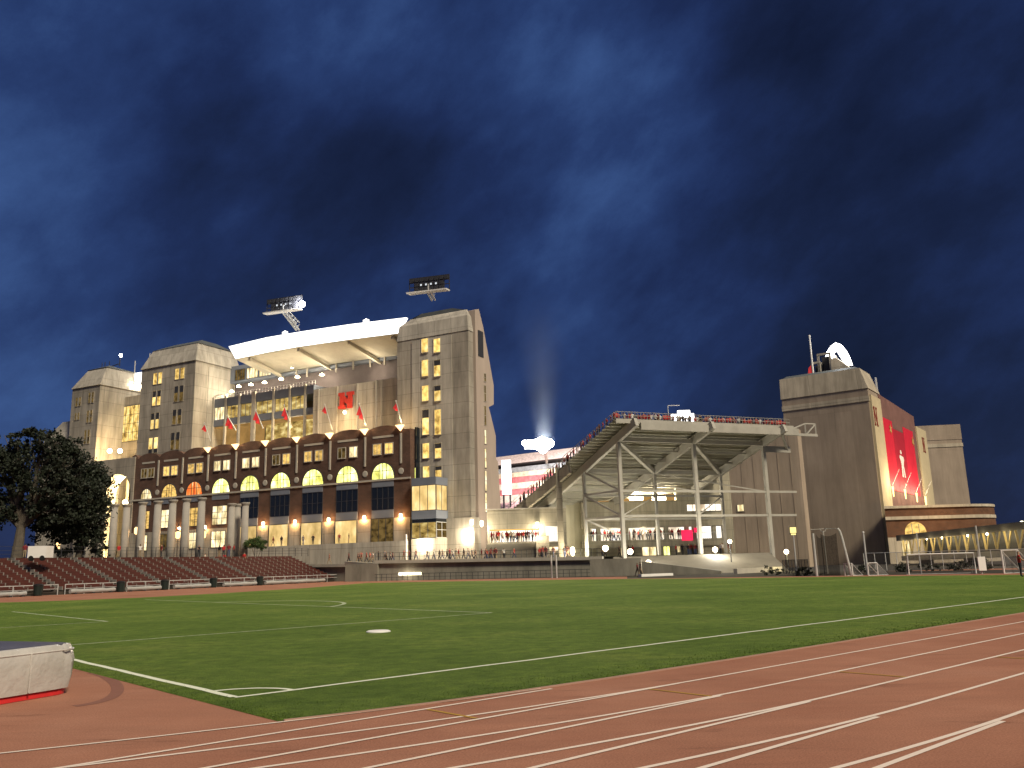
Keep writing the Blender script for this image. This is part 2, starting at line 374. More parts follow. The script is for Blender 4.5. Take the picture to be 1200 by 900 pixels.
def G0(x, y): return onZ(x, y, 0)
def strip(pts, w, z, mb):
    pts = [Vector((p[0], p[1], 0)) for p in pts]; b = len(mb.v)
    for i, p in enumerate(pts):
        d = (pts[min(i+1, len(pts)-1)] - pts[max(0, i-1)]).normalized(); n = Vector((-d.y, d.x, 0))*(w/2)
        mb.v += [Vector((p.x-n.x, p.y-n.y, z)), Vector((p.x+n.x, p.y+n.y, z))]
    for i in range(len(pts)-1):
        mb.f.append([b+2*i, b+2*i+2, b+2*i+3, b+2*i+1]); mb.m.append(0)
def seg(a, b, n=24): return [a.lerp(b, i/n) for i in range(n+1)]
def wob(pts, amp=.02): return [p + Vector((R.uniform(-amp, amp), R.uniform(-amp, amp), 0)) for p in pts]
mb = MB()
strip(wob(seg(fld(0,0), fld(72,0), 120)), .11, .009, mb)
strip(wob(seg(fld(0,.03), fld(0,36), 60)), .13, .0095, mb)
strip(wob([fld(.95*math.cos(t), .95*math.sin(t)) for t in [math.pi/2*i/14 for i in range(15)]], .008), .10, .010, mb)
struct('pitch_lines', mb, M['line_grass'])
mb = MB()
strip(wob(seg(fld(0,13.5), fld(16.5,13.7), 40)), .12, .009, mb); strip(wob(seg(fld(16.5,13.7), fld(16.5,54), 60)), .14, .0094, mb)
strip(wob(seg(fld(.2,25.3), fld(5.5,25.2), 16)), .13, .009, mb); strip(wob(seg(fld(5.5,25.2), fld(5.5,42.5), 30)), .14, .0094, mb)
strip([fld(11+9.15*math.cos(t), 33.8+9.15*math.sin(t)) for t in [-.92+1.84*i/30 for i in range(31)]], .22, .0098, mb)
struct('penalty_lines', mb, M['line_thin'])
# lanes: straight sprint lines and the bend that peels off them (radius about 40 m)
mb = MB()
def bend(v0, uu, r=38.0, u0=6.0):
    return v0 + (r - math.sqrt(max(0, r*r - (u0-uu)**2)) if uu < u0 else 0)
for i, v0 in enumerate((-4.33,-5.52,-6.70,-7.84,-8.98)):
    strip([fld(-13+a*.5, bend(v0, -13+a*.5, 38+i*1.18)) for a in range(0, 38)] + [fld(a, v0) for a in range(7, 74)], .068, .006, mb)
for v0, u1 in ((-3.18, 3.6),(-4.33,5.2),(-5.54,4.6),(-6.72,4.9),(-7.88,4.4),(-9.03,5.0),(-10.2,5)):
    strip([fld(a, v0-.012) for a in (-14,-9,-5,-2,0,2,3,u1)], .068, .0075, mb)
strip([fld(-13+a*.5, bend(-3.13, -13+a*.5, 37)) for a in range(0, 34)], .06, .008, mb)
struct('lane_lines', mb, M['line_track'])
mb = MB()
for u, v0, v1 in ((1.26,-3.22,-4.28),(4.48,-4.37,-5.48),(7.86,-5.56,-6.66),(11.3,-6.74,-7.8),(15,-7.9,-8.9)):
    strip([fld(u, v0), fld(u, v1)], .06, .0068, mb)
struct('hurdle_marks', mb, M['yellow_paint'])
mb = MB()
kp = [fld(a, -2.49 - .68*(1-math.exp(-max(0, a+.5)/2.6))) for a in (-.45,.4,1.5,3,5,8,12,18,26,36,50,66)]
for p, q in zip(kp, kp[1:]): mb.bar(p+Vector((0,0,.010)), q+Vector((0,0,.010)), .06, .022)
struct('track_kerb', mb, M['kerb'])
# grass blades standing along the near edge of the pitch
mb = MB()
def inside(u, v): return True
for i in range(10000):
    t = R.random()
    if t < .7: u = -.5 + (R.random()**1.5)*22; v = -3.16 + R.expovariate(3.2)
    else: u = -.51 + R.expovariate(4.0); v = -2.4 + (R.random()**1.4)*10
    lim = -2.46 - .68*(1-math.exp(-max(0, u+.5)/2.6))
    if v < lim + .03*R.random(): continue
    if min(abs(v), abs(u)) < .06 or abs(math.hypot(u, v)-.95) < .05: 
        if R.random() < .85: continue
    p = fld(u, v); a = R.uniform(0, 6.283); h = R.uniform(.012, .028); w = R.uniform(.004, .009)*(1+.06*max(0, u))
    d = Vector((math.cos(a), math.sin(a), 0))*w; l = Vector((R.uniform(-1,1), R.uniform(-1,1), 0))*h*.5
    b = len(mb.v); mb.v += [p-d+Vector((0,0,.004)), p+d+Vector((0,0,.004)), p+l+Vector((0,0,h))]
    mb.f.append([b, b+1, b+2]); mb.m.append(0)
struct('grass_blades', mb, M['grass'], kind='stuff')
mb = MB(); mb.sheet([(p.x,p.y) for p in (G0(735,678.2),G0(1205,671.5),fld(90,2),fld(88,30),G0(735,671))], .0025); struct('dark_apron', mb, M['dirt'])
# white marker disc on the pitch
p = fld(8.45, 9.3); mb = MB(); mb.lathe(p+Vector((0,0,.006)), [(.36,0),(.36,.025),(.30,.05),(.05,.06)], 28)
solo('marker_disc', mb, M['white'], 'flat white disc lying on the grass', 'marker', p)

# high jump landing mat under its cover, lower left
C = Vector((-7.30, 14.72, 0)); A = Vector((-.40,-.9165,0)); B = Vector((-.9165,.40,0))
t = Thing('landing_mat', 'grey landing mat under a shiny cover at the left frame edge', 'landing mat', C + (A+B)*2)
def mat_outline(g, r, n=9):
    a, b = 4.2+g, 6.0+g; pts = []
    cs = [((-g,-g),(1,1),math.pi),((a,-g),(-1,1),1.5*math.pi),((a,b),(-1,-1),0),((-g,b),(1,-1),.5*math.pi)]
    for (x, y), (sx, sy), st in cs:
        for i in range(n+1):
            an = st + (math.pi/2)*i/n
            pts.append((x+sx*r + r*math.cos(an), y+sy*r + r*math.sin(an)))
    return pts
mb = MB(); lev = [(.10,0,.42),(.30,.035,.44),(.55,.045,.45),(.70,.02,.44),(.765,-.01,.42),(.785,-.06,.40)]
n0 = None
for z, g, r in lev:
    for k, (x, y) in enumerate(mat_outline(g, r)):
        s_ = math.sin(k*1.9)*.012 + math.sin(k*.7+z*5)*.014
        q = C + A*(x+s_) + B*(y+s_); mb.v.append(Vector((q.x, q.y, z + (.012*math.sin(k*2.3) if z > .7 else 0))))
    n0 = len(mat_outline(g, r))
for j in range(len(lev)-1):
    for k in range(n0):
        mb.f.append([j*n0+k, j*n0+(k+1) % n0, (j+1)*n0+(k+1) % n0, (j+1)*n0+k]); mb.m.append(0)
t.part('cover', mb, M['cover'], smooth=True)
mb = MB(); ol = mat_outline(-.055, .40)
pts = [C + A*x + B*y for x, y in ol]; mb.zprism([(p.x, p.y) for p in pts], .70, .792); t.part('mat_top', mb, M['cover_top'])
mb = MB(); pts = [C + A*x + B*y for x, y in mat_outline(-.03, .40)]; mb.zprism([(p.x, p.y) for p in pts], 0.006, .15)
t.part('mat_base', mb, M['red_paint'])

mb = MB(); ap = [onZ(x, y) for x, y in ((93,787),(108,788.5),(121,792),(131,797.5),(137,804),(137,811),(129,818),(110,824),(84,828),(60,831))]
sm = []
for k in range(1, len(ap)-2):
    for q_ in range(8):
        t_ = q_/8; a_, b_, c_, d_ = ap[k-1], ap[k], ap[k+1], ap[k+2]
        sm.append(.5*((2*b_)+(c_-a_)*t_+(2*a_-5*b_+4*c_-d_)*t_*t_+(3*b_-a_-3*c_+d_)*t_**3))
strip(sm, .20, .0035, mb)
struct('damp_stains', mb, wornpaint('damp_track_rubber', (.215,.09,.06), (.33,.142,.095), .44))
mb = MB(); ol = mat_outline(.035, .42); lp = [C + A*x + B*y for x, y in ol]
mb.tube([p+Vector((0,0,.70)) for p in lp]+[lp[0]+Vector((0,0,.70))], .014, 6)
for x in (.95, 1.95, 2.95): q_ = C + A*x - B*.052; mb.tube([q_+Vector((0,0,.12)), q_-B*.008+Vector((0,0,.42)), q_+B*.004+Vector((0,0,.70))], .012, 5)
t.part('seam', mb, M['cover'])
# ------------------------------------------------------------------ people
def person_mesh(name, kind):
    J = {'pel':(0,0,.95),'bel':(0,0,1.10),'chest':(0,0,1.32),'neck':(0,0,1.48),'hd':(0,.015,1.60),'top':(0,.01,1.72)}
    rad = {'pel':.15,'bel':.14,'chest':.165,'neck':.06,'hd':.10,'top':.075}
    E = [('pel','bel'),('bel','chest'),('chest','neck'),('neck','hd'),('hd','top')]
    st = {'stand':(.02,-.02),'walk':(.30,-.26),'lean':(.03,-.03),'raise':(.02,-.02),'sit':(.42,.42)}[kind]
    for s, f in ((-1, st[0]), (1, st[1])):
        k = 'L' if s < 0 else 'R'
        if kind == 'sit':
            J['kn'+k] = (s*.10,.40,.93); J['an'+k] = (s*.10,.42,.48); J['to'+k] = (s*.11,.56,.45)
        else:
            J['kn'+k] = (s*.10, f*.55+.02, .50); J['an'+k] = (s*.10, f-(.06 if f < -.1 else 0), .08+(.06 if f < -.1 else 0)); J['to'+k] = (s*.11, f+.13, .04)
        J['hp'+k] = (s*.09,0,.90); rad['hp'+k] = .105; rad['kn'+k] = .072; rad['an'+k] = .05; rad['to'+k] = .04
        E += [('pel','hp'+k),('hp'+k,'kn'+k),('kn'+k,'an'+k),('an'+k,'to'+k)]
        sw = -f*.6 if kind == 'walk' else 0
        J['sh'+k] = (s*.185,0,1.40)
        if kind == 'raise' and s > 0: J['el'+k] = (s*.30,.08,1.60); J['wr'+k] = (s*.22,.12,1.86); J['ha'+k] = (s*.21,.13,1.96)
        elif kind == 'lean': J['el'+k] = (s*.24,.10,1.16); J['wr'+k] = (s*.16,.30,1.08); J['ha'+k] = (s*.13,.38,1.08)
        else: J['el'+k] = (s*.25, sw*.5-.02, 1.13); J['wr'+k] = (s*.25, sw+.05, .90); J['ha'+k] = (s*.24, sw+.08, .81)
        rad['sh'+k] = .07; rad['el'+k] = .05; rad['wr'+k] = .036; rad['ha'+k] = .038
        E += [('chest','sh'+k),('sh'+k,'el'+k),('el'+k,'wr'+k),('wr'+k,'ha'+k)]
    ks = list(J); ix = {k: i for i, k in enumerate(ks)}
    me = bpy.data.meshes.new(name); me.from_pydata([J[k] for k in ks], [(ix[a], ix[b]) for a, b in E], [])
    o = bpy.data.objects.new(name, me); link(o)
    o.modifiers.new('s', 'SKIN'); sb = o.modifiers.new('d', 'SUBSURF'); sb.levels = 1; sb.render_levels = 1
    for i, k in enumerate(ks):
        me.skin_vertices[0].data[i].radius = (rad[k]*(1.1 if k in ('chest','bel','pel') else 1), rad[k]*(.72 if k in ('chest','bel','pel') else 1))
        me.skin_vertices[0].data[i].use_root = (k == 'pel')
    dg = bpy.context.evaluated_depsgraph_get(); dg.update()
    nm = bpy.data.meshes.new_from_object(o.evaluated_get(dg)); nm.name = name
    bpy.data.objects.remove(o); bpy.data.meshes.remove(me)
    nm.materials.clear()
    for _ in range(4): nm.materials.append(None)
    for p in nm.polygons:
        c = p.center; p.use_smooth = True
        arm = abs(c.x) > .165 and c.z < 1.32 or (kind == 'lean' and c.y > .12 and c.z > 1.0) or (kind == 'raise' and c.z > 1.48 and c.x > .15)
        if c.z > 1.66 or (c.z > 1.57 and c.y < -.03): i = 3
        elif c.z > 1.46: i = 0
        elif arm and (c.z < 1.12 or kind != 'stand'): i = 0
        elif c.z > .97 and not (kind == 'sit' and c.y > .2): i = 1
        else: i = 2
        if c.z < .07 and kind != 'sit': i = 3
        p.material_index = i
    return nm
POSE = {k: person_mesh('person_'+k, k) for k in ('stand','walk','lean','raise')}
SHIRT = {n: surf(n+'_shirt', c, .15, 3, .85) for n, c in dict(red=(.42,.025,.025), white=(.62,.60,.56), black=(.014,.014,.016), grey=(.16,.16,.17), maroon=(.17,.02,.025), navy=(.02,.03,.08), tan=(.33,.25,.17)).items()}
SKIN = surf('skin', (.42,.25,.17), .1, 4, .7); SKIN2 = surf('dark_skin', (.16,.09,.06), .1, 4, .7)
TROU = [surf('dark_trousers', (.02,.022,.03), .2, 4), surf('khaki_shorts', (.28,.22,.14), .2, 4), surf('blue_jeans', (.05,.07,.14), .2, 4)]
HAIR = [surf('dark_hair', (.02,.014,.01), .2, 6), surf('brown_hair', (.07,.04,.022), .2, 6)]
PLACE_N = {}
ORD = 'first second third fourth fifth sixth seventh eighth ninth tenth'.split()
NPEOPLE = [0]
def person(p, face, shirt, label, group, pose=None, h=None):
    pose = pose or R.choice(('stand','stand','walk','lean')); o = bpy.data.objects.new('person', POSE[pose]); link(o)
    o.location = Vector(p); o.rotation_euler = (0, 0, face); s = (h or R.uniform(1.62, 1.86))/1.75; o.scale = (s*1.04, s*1.04, s)
    ms = [R.choice((SKIN, SKIN, SKIN2)), SHIRT[shirt], R.choice(TROU), R.choice(HAIR)]
    for i, m in enumerate(ms): o.material_slots[i].link = 'OBJECT'; o.material_slots[i].material = m
    o['label'] = label; o['category'] = 'person'
    if group: o['group'] = group
    NPEOPLE[0] += 1
    return o
CROWDCOL = ['red']*6 + ['white']*3 + ['black']*2 + ['maroon']*2 + ['grey']

# ------------------------------------------------------------------ window helpers
def framed(t, F, c, w, pane, frame, fw=.14, mull=0, cross=0, sill=False, name='window', deep=.10):
    """a window: frame mesh with mullions, its lit or dark pane as a child"""
    u0, u1, z0, z1 = c; mb = MB()
    mb.fbox(F, u0-fw, u0, w, w+deep, z0-fw, z1+fw); mb.fbox(F, u1, u1+fw, w, w+deep, z0-fw, z1+fw)
    mb.fbox(F, u0, u1, w, w+deep, z1, z1+fw); mb.fbox(F, u0, u1, w, w+deep+(.12 if sill else 0), z0-fw, z0)
    for i in range(mull):
        x = u0 + (u1-u0)*(i+1)/(mull+1); mb.fbox(F, x-.045, x+.045, w, w+deep*.8, z0, z1)
    for i in range(cross):
        z = z0 + (z1-z0)*(i+1)/(cross+1); mb.fbox(F, u0, u1, w, w+deep*.7, z-.04, z+.04)
    f = t.part(name, mb, frame)
    pb = MB(); pb.fbox(F, u0+.001, u1-.001, w+.005, w+.035, z0+.001, z1-.001); t.part('pane', pb, pane, f)
    return f
def arch_pts(uc, z0, r, zs, n=14):
    return [(uc-r, z0)] + [(uc+r, z0)] + [(uc + r*math.cos(a), zs + r*math.sin(a)) for a in [math.pi*i/n for i in range(n+1)]]
WARM = (1.0,.68,.32); WARMW = (1.0,.84,.6); COOL = (.95,.97,1.0)

# ================================================================== EAST STAND
ZC = 2.9                                            # level of the raised concourse
z_of = lambda px, py, w=0: EF.z(px, py, w)
pil = [162.2,187.1,215.5,245.2,277.7,312.4,348.8,387.6,428.4,470.2]
pily = [536,531,527,523.6,519.2,515,511.6,507,503.2,501]
pu = [EF.u(x, y) for x, y in zip(pil, pily)]
u_right = 0.0; u_left = EF.u(152, 560)
ZTOP = 24.9; ZBAND = 16.35; ZBASE = 9.9
hall = Thing('brick_hall', 'long brown brick hall with a row of lit arched windows', 'building', EF.P((u_left+u_right)/2, -4, ZC))
mb = MB(); mb.fbox(EF, u_left, u_right, -2.2, 0, ZBASE, ZTOP-.6)
for a, b in zip([u_left]+pu, pu+[u_right]):          # shallow arched parapet between pilasters
    if b-a < 2:
        mb.fbox(EF, a, b, -2.2, 0, ZTOP-.6, ZTOP-.25); continue
    n = 10; pts = [(a, ZTOP-.6), (b, ZTOP-.6)] + [(b-(b-a)*i/n, ZTOP-.25+1.0*math.sin(math.pi*i/n)**.6) for i in range(n+1)]
    mb.wprism(EF, pts, -2.2, 0)
hall.part('brick_wall', mb, M['brick'])
mb = MB(); mb.fbox(EF, u_left, u_right, -2.2, .12, ZC-2, ZBASE-.002); hall.part('base_wall', mb, M['conc_e'])
mb = MB(); mb.fbox(EF, u_left, u_right+.1, .002, .22, ZBAND-.14, ZBAND+.16); hall.part('string_course', mb, M['stone'])
lower_lit = {0:'win_pale',1:'win_pale',2:'win_pale',3:'win_pale'}
for i in range(9):
    a, b = pu[i], pu[i+1]; c = (a+b)/2; bw = b-a
    mb = MB(); mb.fbox(EF, b-.17, b+.17, .002, .16, 18.9, ZTOP-.9); hall.part('pilaster', mb, M['stone'])
    mb = MB(); mb.lathe((0,0,0), [(.55,0),(.55,.08),(.40,.12)], 16)
    rot = Matrix.Rotation(math.radians(90), 4, 'X'); ang = math.atan2(EF.n.y, EF.n.x) + math.pi/2
    mb.v = [EF.P(b, 0, 17.6) + Matrix.Rotation(ang, 3, 'Z') @ (Matrix.Rotation(math.radians(90), 3, 'X') @ v) for v in mb.v]
    hall.part('medallion', mb, M['stone'])
    mb = MB(); mb.fbox(EF, c-.29*bw, c+.29*bw, .002, .06, 23.55, 23.9); hall.part('stone_band', mb, M['stone'])
    zw = 20.75
    pm = [('win_dim','win_dim'),('win_warm','win_warm'),('win_warm','win_warm'),('win_pale','win_pale'),('win_pale','win_pale'),('win_dim','win_warm'),('win_warm','win_warm'),('win_dim','win_pale'),('win_warm','win_warm')][i]
    for s, k in ((-1, 0), (1, 1)):
        x = c + s*.165*bw; framed(hall, EF, (x-.78, x+.78, zw, zw+1.75), 0, M[pm[k]], M['stone'], .13, 1, 0, True)
    r = .30*bw if i > 0 else .24*bw
    key = ['win_pale','win_warm','win_orange','win_lime','win_lime','win_lime','win_lime','win_lime','win_lime'][i]
    zs = ZBAND + .16 + .45
    fb = MB(); n = 16
    ring = [(c + (r+.16)*math.cos(math.pi*j/n), zs + (r+.16)*math.sin(math.pi*j/n)) for j in range(n+1)]
    ring2 = [(c + r*math.cos(math.pi*j/n), zs + r*math.sin(math.pi*j/n)) for j in range(n+1)]
    for j in range(n):
        p1, p2, q1, q2 = ring[j], ring[j+1], ring2[j], ring2[j+1]; fb.wprism(EF, [q1, p1, p2, q2], 0.003, .12)
    for x in (-.33, 0, .33):
        hh = math.sqrt(1-(x*1.02)**2)*r; fb.fbox(EF, c+x*r-.05, c+x*r+.05, .003, .09, ZBAND+.17, zs+hh-.02)
    fb.fbox(EF, c-r, c+r, .003, .08, zs+.42*r-.04, zs+.42*r+.04)
    f = hall.part('arched_window', fb, M['dark_metal'])
    pb = MB(); pb.wprism(EF, arch_pts(c, ZBAND+.165, r, zs), .004, .05); hall.part('pane', pb, M[key], f)
    # panels and glass below the arch
    pb = MB(); pb.fbox(EF, c-r, c+r, .004, .10, 15.2, ZBAND-.15); hall.part('spandrel', pb, M['grey_panel'])
    if i >= 4:
        framed(hall, EF, (c-r, c+r, 11.4, 15.1), 0, M['dark_glass'], M['dark_metal'], .06, 3, 1)
        pb = MB(); pb.fbox(EF, c-r, c+r, .004, .12, 10.0, 11.3); hall.part('spandrel', pb, M['grey_panel'])
        top = 9.85; low = 6.05
        mat = M['lobby'] if i < 8 else M['win_dim']
        if i < 8:   # lobby doorway: a flush glowing pane stands in for the lit room
            ob = MB(); ob.fbox(EF, c-r-.08, c-r, .122, .3, low, top); ob.fbox(EF, c+r, c+r+.08, .122, .3, low, top); ob.fbox(EF, c-r, c+r, .122, .28, top, top+.1)
            f = hall.part('doorway', ob, M['dark_metal'])
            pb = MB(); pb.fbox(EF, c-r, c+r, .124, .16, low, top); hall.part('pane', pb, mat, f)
        else: framed(hall, EF, (c-r, c+r, low, top), .122, M['win_dim'], M['dark_metal'], .08, 2, 0)
    else:
        framed(hall, EF, (c-r*.85, c+r*.85, 10.6, 14.0), 0, M[['win_warm','win_pale','win_warm','win_pale'][i]], M['dark_metal'], .08, 2, 2)
        framed(hall, EF, (c-r*.8, c+r*.8, 6.4, 9.3), .122, M['win_dim' if i == 1 else 'win_pale'], M['dark_metal'], .08, 2, 1)
    # small planter ledge lamps: uplight on top of each pilaster, down/up sconce on each pier
for i, b in enumerate(pu):
    if i >= 3:
        mb = MB(); mb.add([EF.P(b-.75,.12,25.35),EF.P(b+.75,.12,25.35),EF.P(b+.75,.75,25.35),EF.P(b-.75,.75,25.35),EF.P(b,.12,24.35),EF.P(b,.35,24.35)],
            [(0,1,2,3),(0,4,1),(3,2,5),(1,4,5,2),(0,3,5,4)])
        hall.part('uplight_bowl', mb, emit('uplight_glow', (1.0,.62,.28), 2.6) if i == 3 else bpy.data.materials['uplight_glow'])
        hall.light(EF.P(b, .55, 26.1), 420, WARM, .3)
    if i >= 2:
        mb = MB(); mb.fbox(EF, b-.16, b+.16, .003, .30, 10.0, 10.5); s_ = hall.part('sconce', mb, M['bulb'])
        hall.light(EF.P(b, .62, 9.9), 320, (1.0,.55,.2), .08)
mb = MB(); mb.fbox(EF, u_left, u_right, -30, -2.25, ZC-2, 23.0); hall.part('rear_block', mb, M['roof_grey'])

# glass bay at the hall's right end
W_G = 1.3
gu0, gu1 = EF.u(481.5, 600, W_G), EF.u(511, 600, W_G)
bay = Thing('glass_bay', 'projecting glass corner bay with two lit floors beside the tower', 'glass bay', EF.P((gu0+gu1)/2, -1, ZC))
zz = lambda y: EF.z(497, y, W_G)
for y0, y1 in ((559.5, 568.5), (598.5, 608)):
    mb = MB(); mb.fbox(EF, gu0+.12, gu1, -2.4, W_G, zz(y1), zz(y0)); bay.part('metal_slab', mb, M['grey_panel'])
mb = MB(); mb.fbox(EF, gu0+.12, gu1+.05, -2.4, W_G+.05, ZC, zz(631)-.003); bay.part('base', mb, M['conc_pale'])
framed(bay, EF, (gu0+.2, gu1-.1, zz(597.8), zz(569)), W_G-.1, M['lobby'], M['dark_metal'], .08, 2, 0)
framed(bay, EF, (gu0+.2, gu1-.1, zz(630), zz(612.5)), W_G-.1, M['win_suite'], M['dark_metal'], .08, 2, 0)
mb = MB(); mb.fbox(EF, gu0+.2, gu1-.02, -2.3, W_G-.06, zz(612), zz(608)-.003); bay.part('dark_transom', mb, M['dark_glass'])
GS = Frame(EF.P(gu1, W_G, 0), 27)
framed(bay, GS, (.2, 3.4, zz(597.8), zz(569)), -.1, M['lobby'], M['dark_metal'], .08, 1, 0)
framed(bay, GS, (.2, 3.4, zz(630), zz(612.5)), -.1, M['win_dim'], M['pale_steel'], .08, 1, 1)
mb = MB(); mb.fbox(EF, .12, EF.u(487.5, 530, -1.2), -2.4, -1.2, zz(559)+.01, 25.0); bay.part('glass_strip', mb, M['dark_glass'])
mb = MB(); mb.fbox(EF, .2, EF.u(487, 550, -1.2)-.1, -1.25, -1.15, zz(558), zz(545)); bay.part('lit_strip_pane', mb, M['win_lime'])

# ---- tall concrete tower
W_T = -2.5
tu0, tu1 = EF.u(465.5, 430, W_T), EF.u(549.2, 450, W_T)
TZ1 = EF.z(548, 386.7, W_T); TZ2 = EF.z(545, 369, W_T); TZ3 = EF.z(540, 360.5, W_T)
tower = Thing('tall_tower', 'tallest tan concrete tower with two columns of lit windows', 'tower', EF.P((tu0+tu1)/2, W_T-6, ZC))
ES = Frame(EF.P(tu1, W_T, 0), 27); TD = ES.u(555.5, 480)
mb = MB(); mb.fbox(EF, tu0, tu1, W_T-TD, W_T, ZC-2, TZ1)
tower.part('shaft', mb, M['conc_e'])
cu0, cu1 = EF.u(483, 450, W_T), EF.u(530, 450, W_T); ctop = EF.z(506, 396.5, W_T)
mb = MB(); mb.fbox(EF, cu0, cu1, W_T+.004, W_T+.15, 9.0, ctop); tower.part('window_bay', mb, M['conc_pale'])
mb = MB(); mb.frust(EF, (tu0-.1, tu1+.1, W_T-TD, W_T+.1), (tu0+.25, tu1-.25, W_T-TD, W_T-.25), TZ1+.002, TZ2)
mb.frust(EF, (tu0+.25, tu1-.25, W_T-TD, W_T-.25), (tu0+1.9, tu1-1.0, W_T-TD, W_T-1.4), TZ2+.001, TZ3)
tower.part('parapet', mb, M['conc_pale'])
mb = MB(); mb.frust(EF, (tu0+1.7, tu1-1.1, W_T-TD, W_T-1.5), (tu0+4, tu1-4, W_T-TD, W_T-3), TZ3+.002, TZ3+.8); tower.part('roof', mb, M['roof_grey'])
mb = MB(); mb.fbox(EF, EF.u(519, 630, W_T+.5), EF.u(556, 630, W_T+.5), W_T-TD, W_T+.6, ZC-2, EF.z(535, 607, W_T+.6)); tower.part('plinth', mb, M['conc_pale'])
rows = [(397,413),(422,441),(452,470),(480,509.5),(519.5,537),(546.5,560)]
for k, (y0, y1) in enumerate(rows):
    for x0, x1, s in ((494.6,502.2,0),(509,516.4,1)):
        lean = (y0-440)*.012
        c = EF.cell(x0+lean, y0, x1+lean, y1, W_T+.15)
        f = framed(tower, EF, c, W_T+.152, M['win_tower'], M['conc_pale'], .10, 0, 0, True)
        if (s == 1 and k in (1,2,4,5)) or (s == 0 and k == 3):
            u0, u1, z0, z1 = c; pb = MB(); pb.fbox(EF, u0+.02, u1-.02, W_T+.19, W_T+.215, z1-(z1-z0)*.33, z1-.02); tower.part('blind', pb, M['dark_metal'], f)

# ---- stand end wall behind the tower (the stadium's section, seen edge on)
ES = Frame(EF.P(tu1-.4, W_T, 0), 27)
def esp(l): return [ES.hit(x, y) for x, y in l]
prof = esp([(556,640),(556.5,363),(561,362),(566,382),(573,420),(578.6,452),(578.6,474),(572.8,477),(577,494),(581,511),(581.3,538),(583.5,541),(587,597),(587,640)])
prof[0] = (prof[1][0], ZC-2); prof[-1] = (prof[-2][0], ZC-2)
endw = Thing('stand_end_wall', 'narrow pinkish concrete end wall with a slanted top beside the tall tower', 'wall', ES.P(prof[5][0]/2, -8, ZC))
mb = MB(); mb.wprism(ES, prof, -(tu1-tu0-1.0), 0); endw.part('wall', mb, surf('pinkish_concrete', (.44,.36,.30), .15, .4, .85, streak=True))
for (x0, y0, x1, y1) in ((567,438,569,447),(567.2,452,569,470),(567.4,476,569.2,498),(567.5,504,569.5,520),(567.8,526,569.6,548),(568,552,570,575),(568.3,578,570.2,600)):
    c = ES.cell(x0, y0, x1, y1); framed(endw, ES, c, 0.002, M['win_pale' if y0 > 500 else 'win_dim'], M['conc_pale'], .08, 0, 1)
mb = MB(); c = ES.cell(560, 388, 566, 418); mb.fbox(ES, c[0], c[1], .003, .08, c[2], c[3]); endw.part('dark_slot', mb, M['dark_metal'])

# ---- blank tower left of the roof
W_2 = -2.5
b1 = EF.u(229.6, 422, W_2); b0 = EF.u(164, 470, W_2)
B1 = EF.z(229.6, 422, W_2); B2 = EF.z(232.5, 399, W_2)
E2 = Frame(EF.P(b1, W_2, 0), 27); d2 = E2.u(281, 440)
t2 = Thing('corner_tower', 'tan concrete corner tower with eight paired windows and a blank side', 'tower', EF.P((b0+b1)/2, W_2-d2/2, ZC))
mb = MB(); mb.fbox(EF, b0, b1, W_2-d2, W_2, ZC-2, B1); t2.part('shaft', mb, M['conc_e'])
mb = MB(); mb.frust(EF, (b0-.2, b1+.25, W_2-d2, W_2+.25), (b0+1.6, b1-1.0, W_2-d2+.9, W_2-1.2), B1+.002, B2); t2.part('parapet', mb, M['conc_pale'])
mb = MB(); mb.frust(EF, (b0+1.5, b1-.8, W_2-d2+.8, W_2-1.1), (b0+4.5, b1-3, W_2-d2+4, W_2-4), B2+.002, B2+1.5); t2.part('roof', mb, M['roof_grey'])
q = E2.cell(243, 432, 268, 500); mb = MB(); mb.fbox(E2, q[0], q[1], .003, .10, 15, E2.z(255, 432)); t2.part('raised_panel', mb, M['conc_pale'])
def z1(x, y): return 60+x/5, 380+y/5
for k, (x0, y0, x1, y1) in enumerate([(600,285,650,350),(595,390,642,475),(585,520,632,612),(572,665,625,755),(728,258,782,320),(722,362,775,452),(712,500,763,585),(702,635,752,735)]):
    p, q = z1(x0, y0), z1(x1, y1); c = EF.cell(p[0], p[1], q[0], q[1], W_2)
    u0, u1, za, zb = c; m_ = (u0+u1)/2
    for a, b in ((u0, m_-.22), (m_+.22, u1)):
        lit = k in (0,1,2,3,4)
        f = framed(t2, EF, (a, b, za, zb), W_2+.002, M['win_tower' if lit else 'win_dim'], M['conc_e'], .08, 0, 0)
        if k in (1,2,5,6,7):
            pb = MB(); pb.fbox(EF, a+.02, b-.02, W_2+.045, W_2+.06, zb-(zb-za)*.42, zb-.02); t2.part('blind', pb, M['dark_metal'], f)
        if k == 3:
            pb = MB(); pb.fbox(EF, a+.02, b-.02, W_2+.045, W_2+.06, za+.02, za+(zb-za)*.28); t2.part('blind', pb, M['dark_metal'], f)
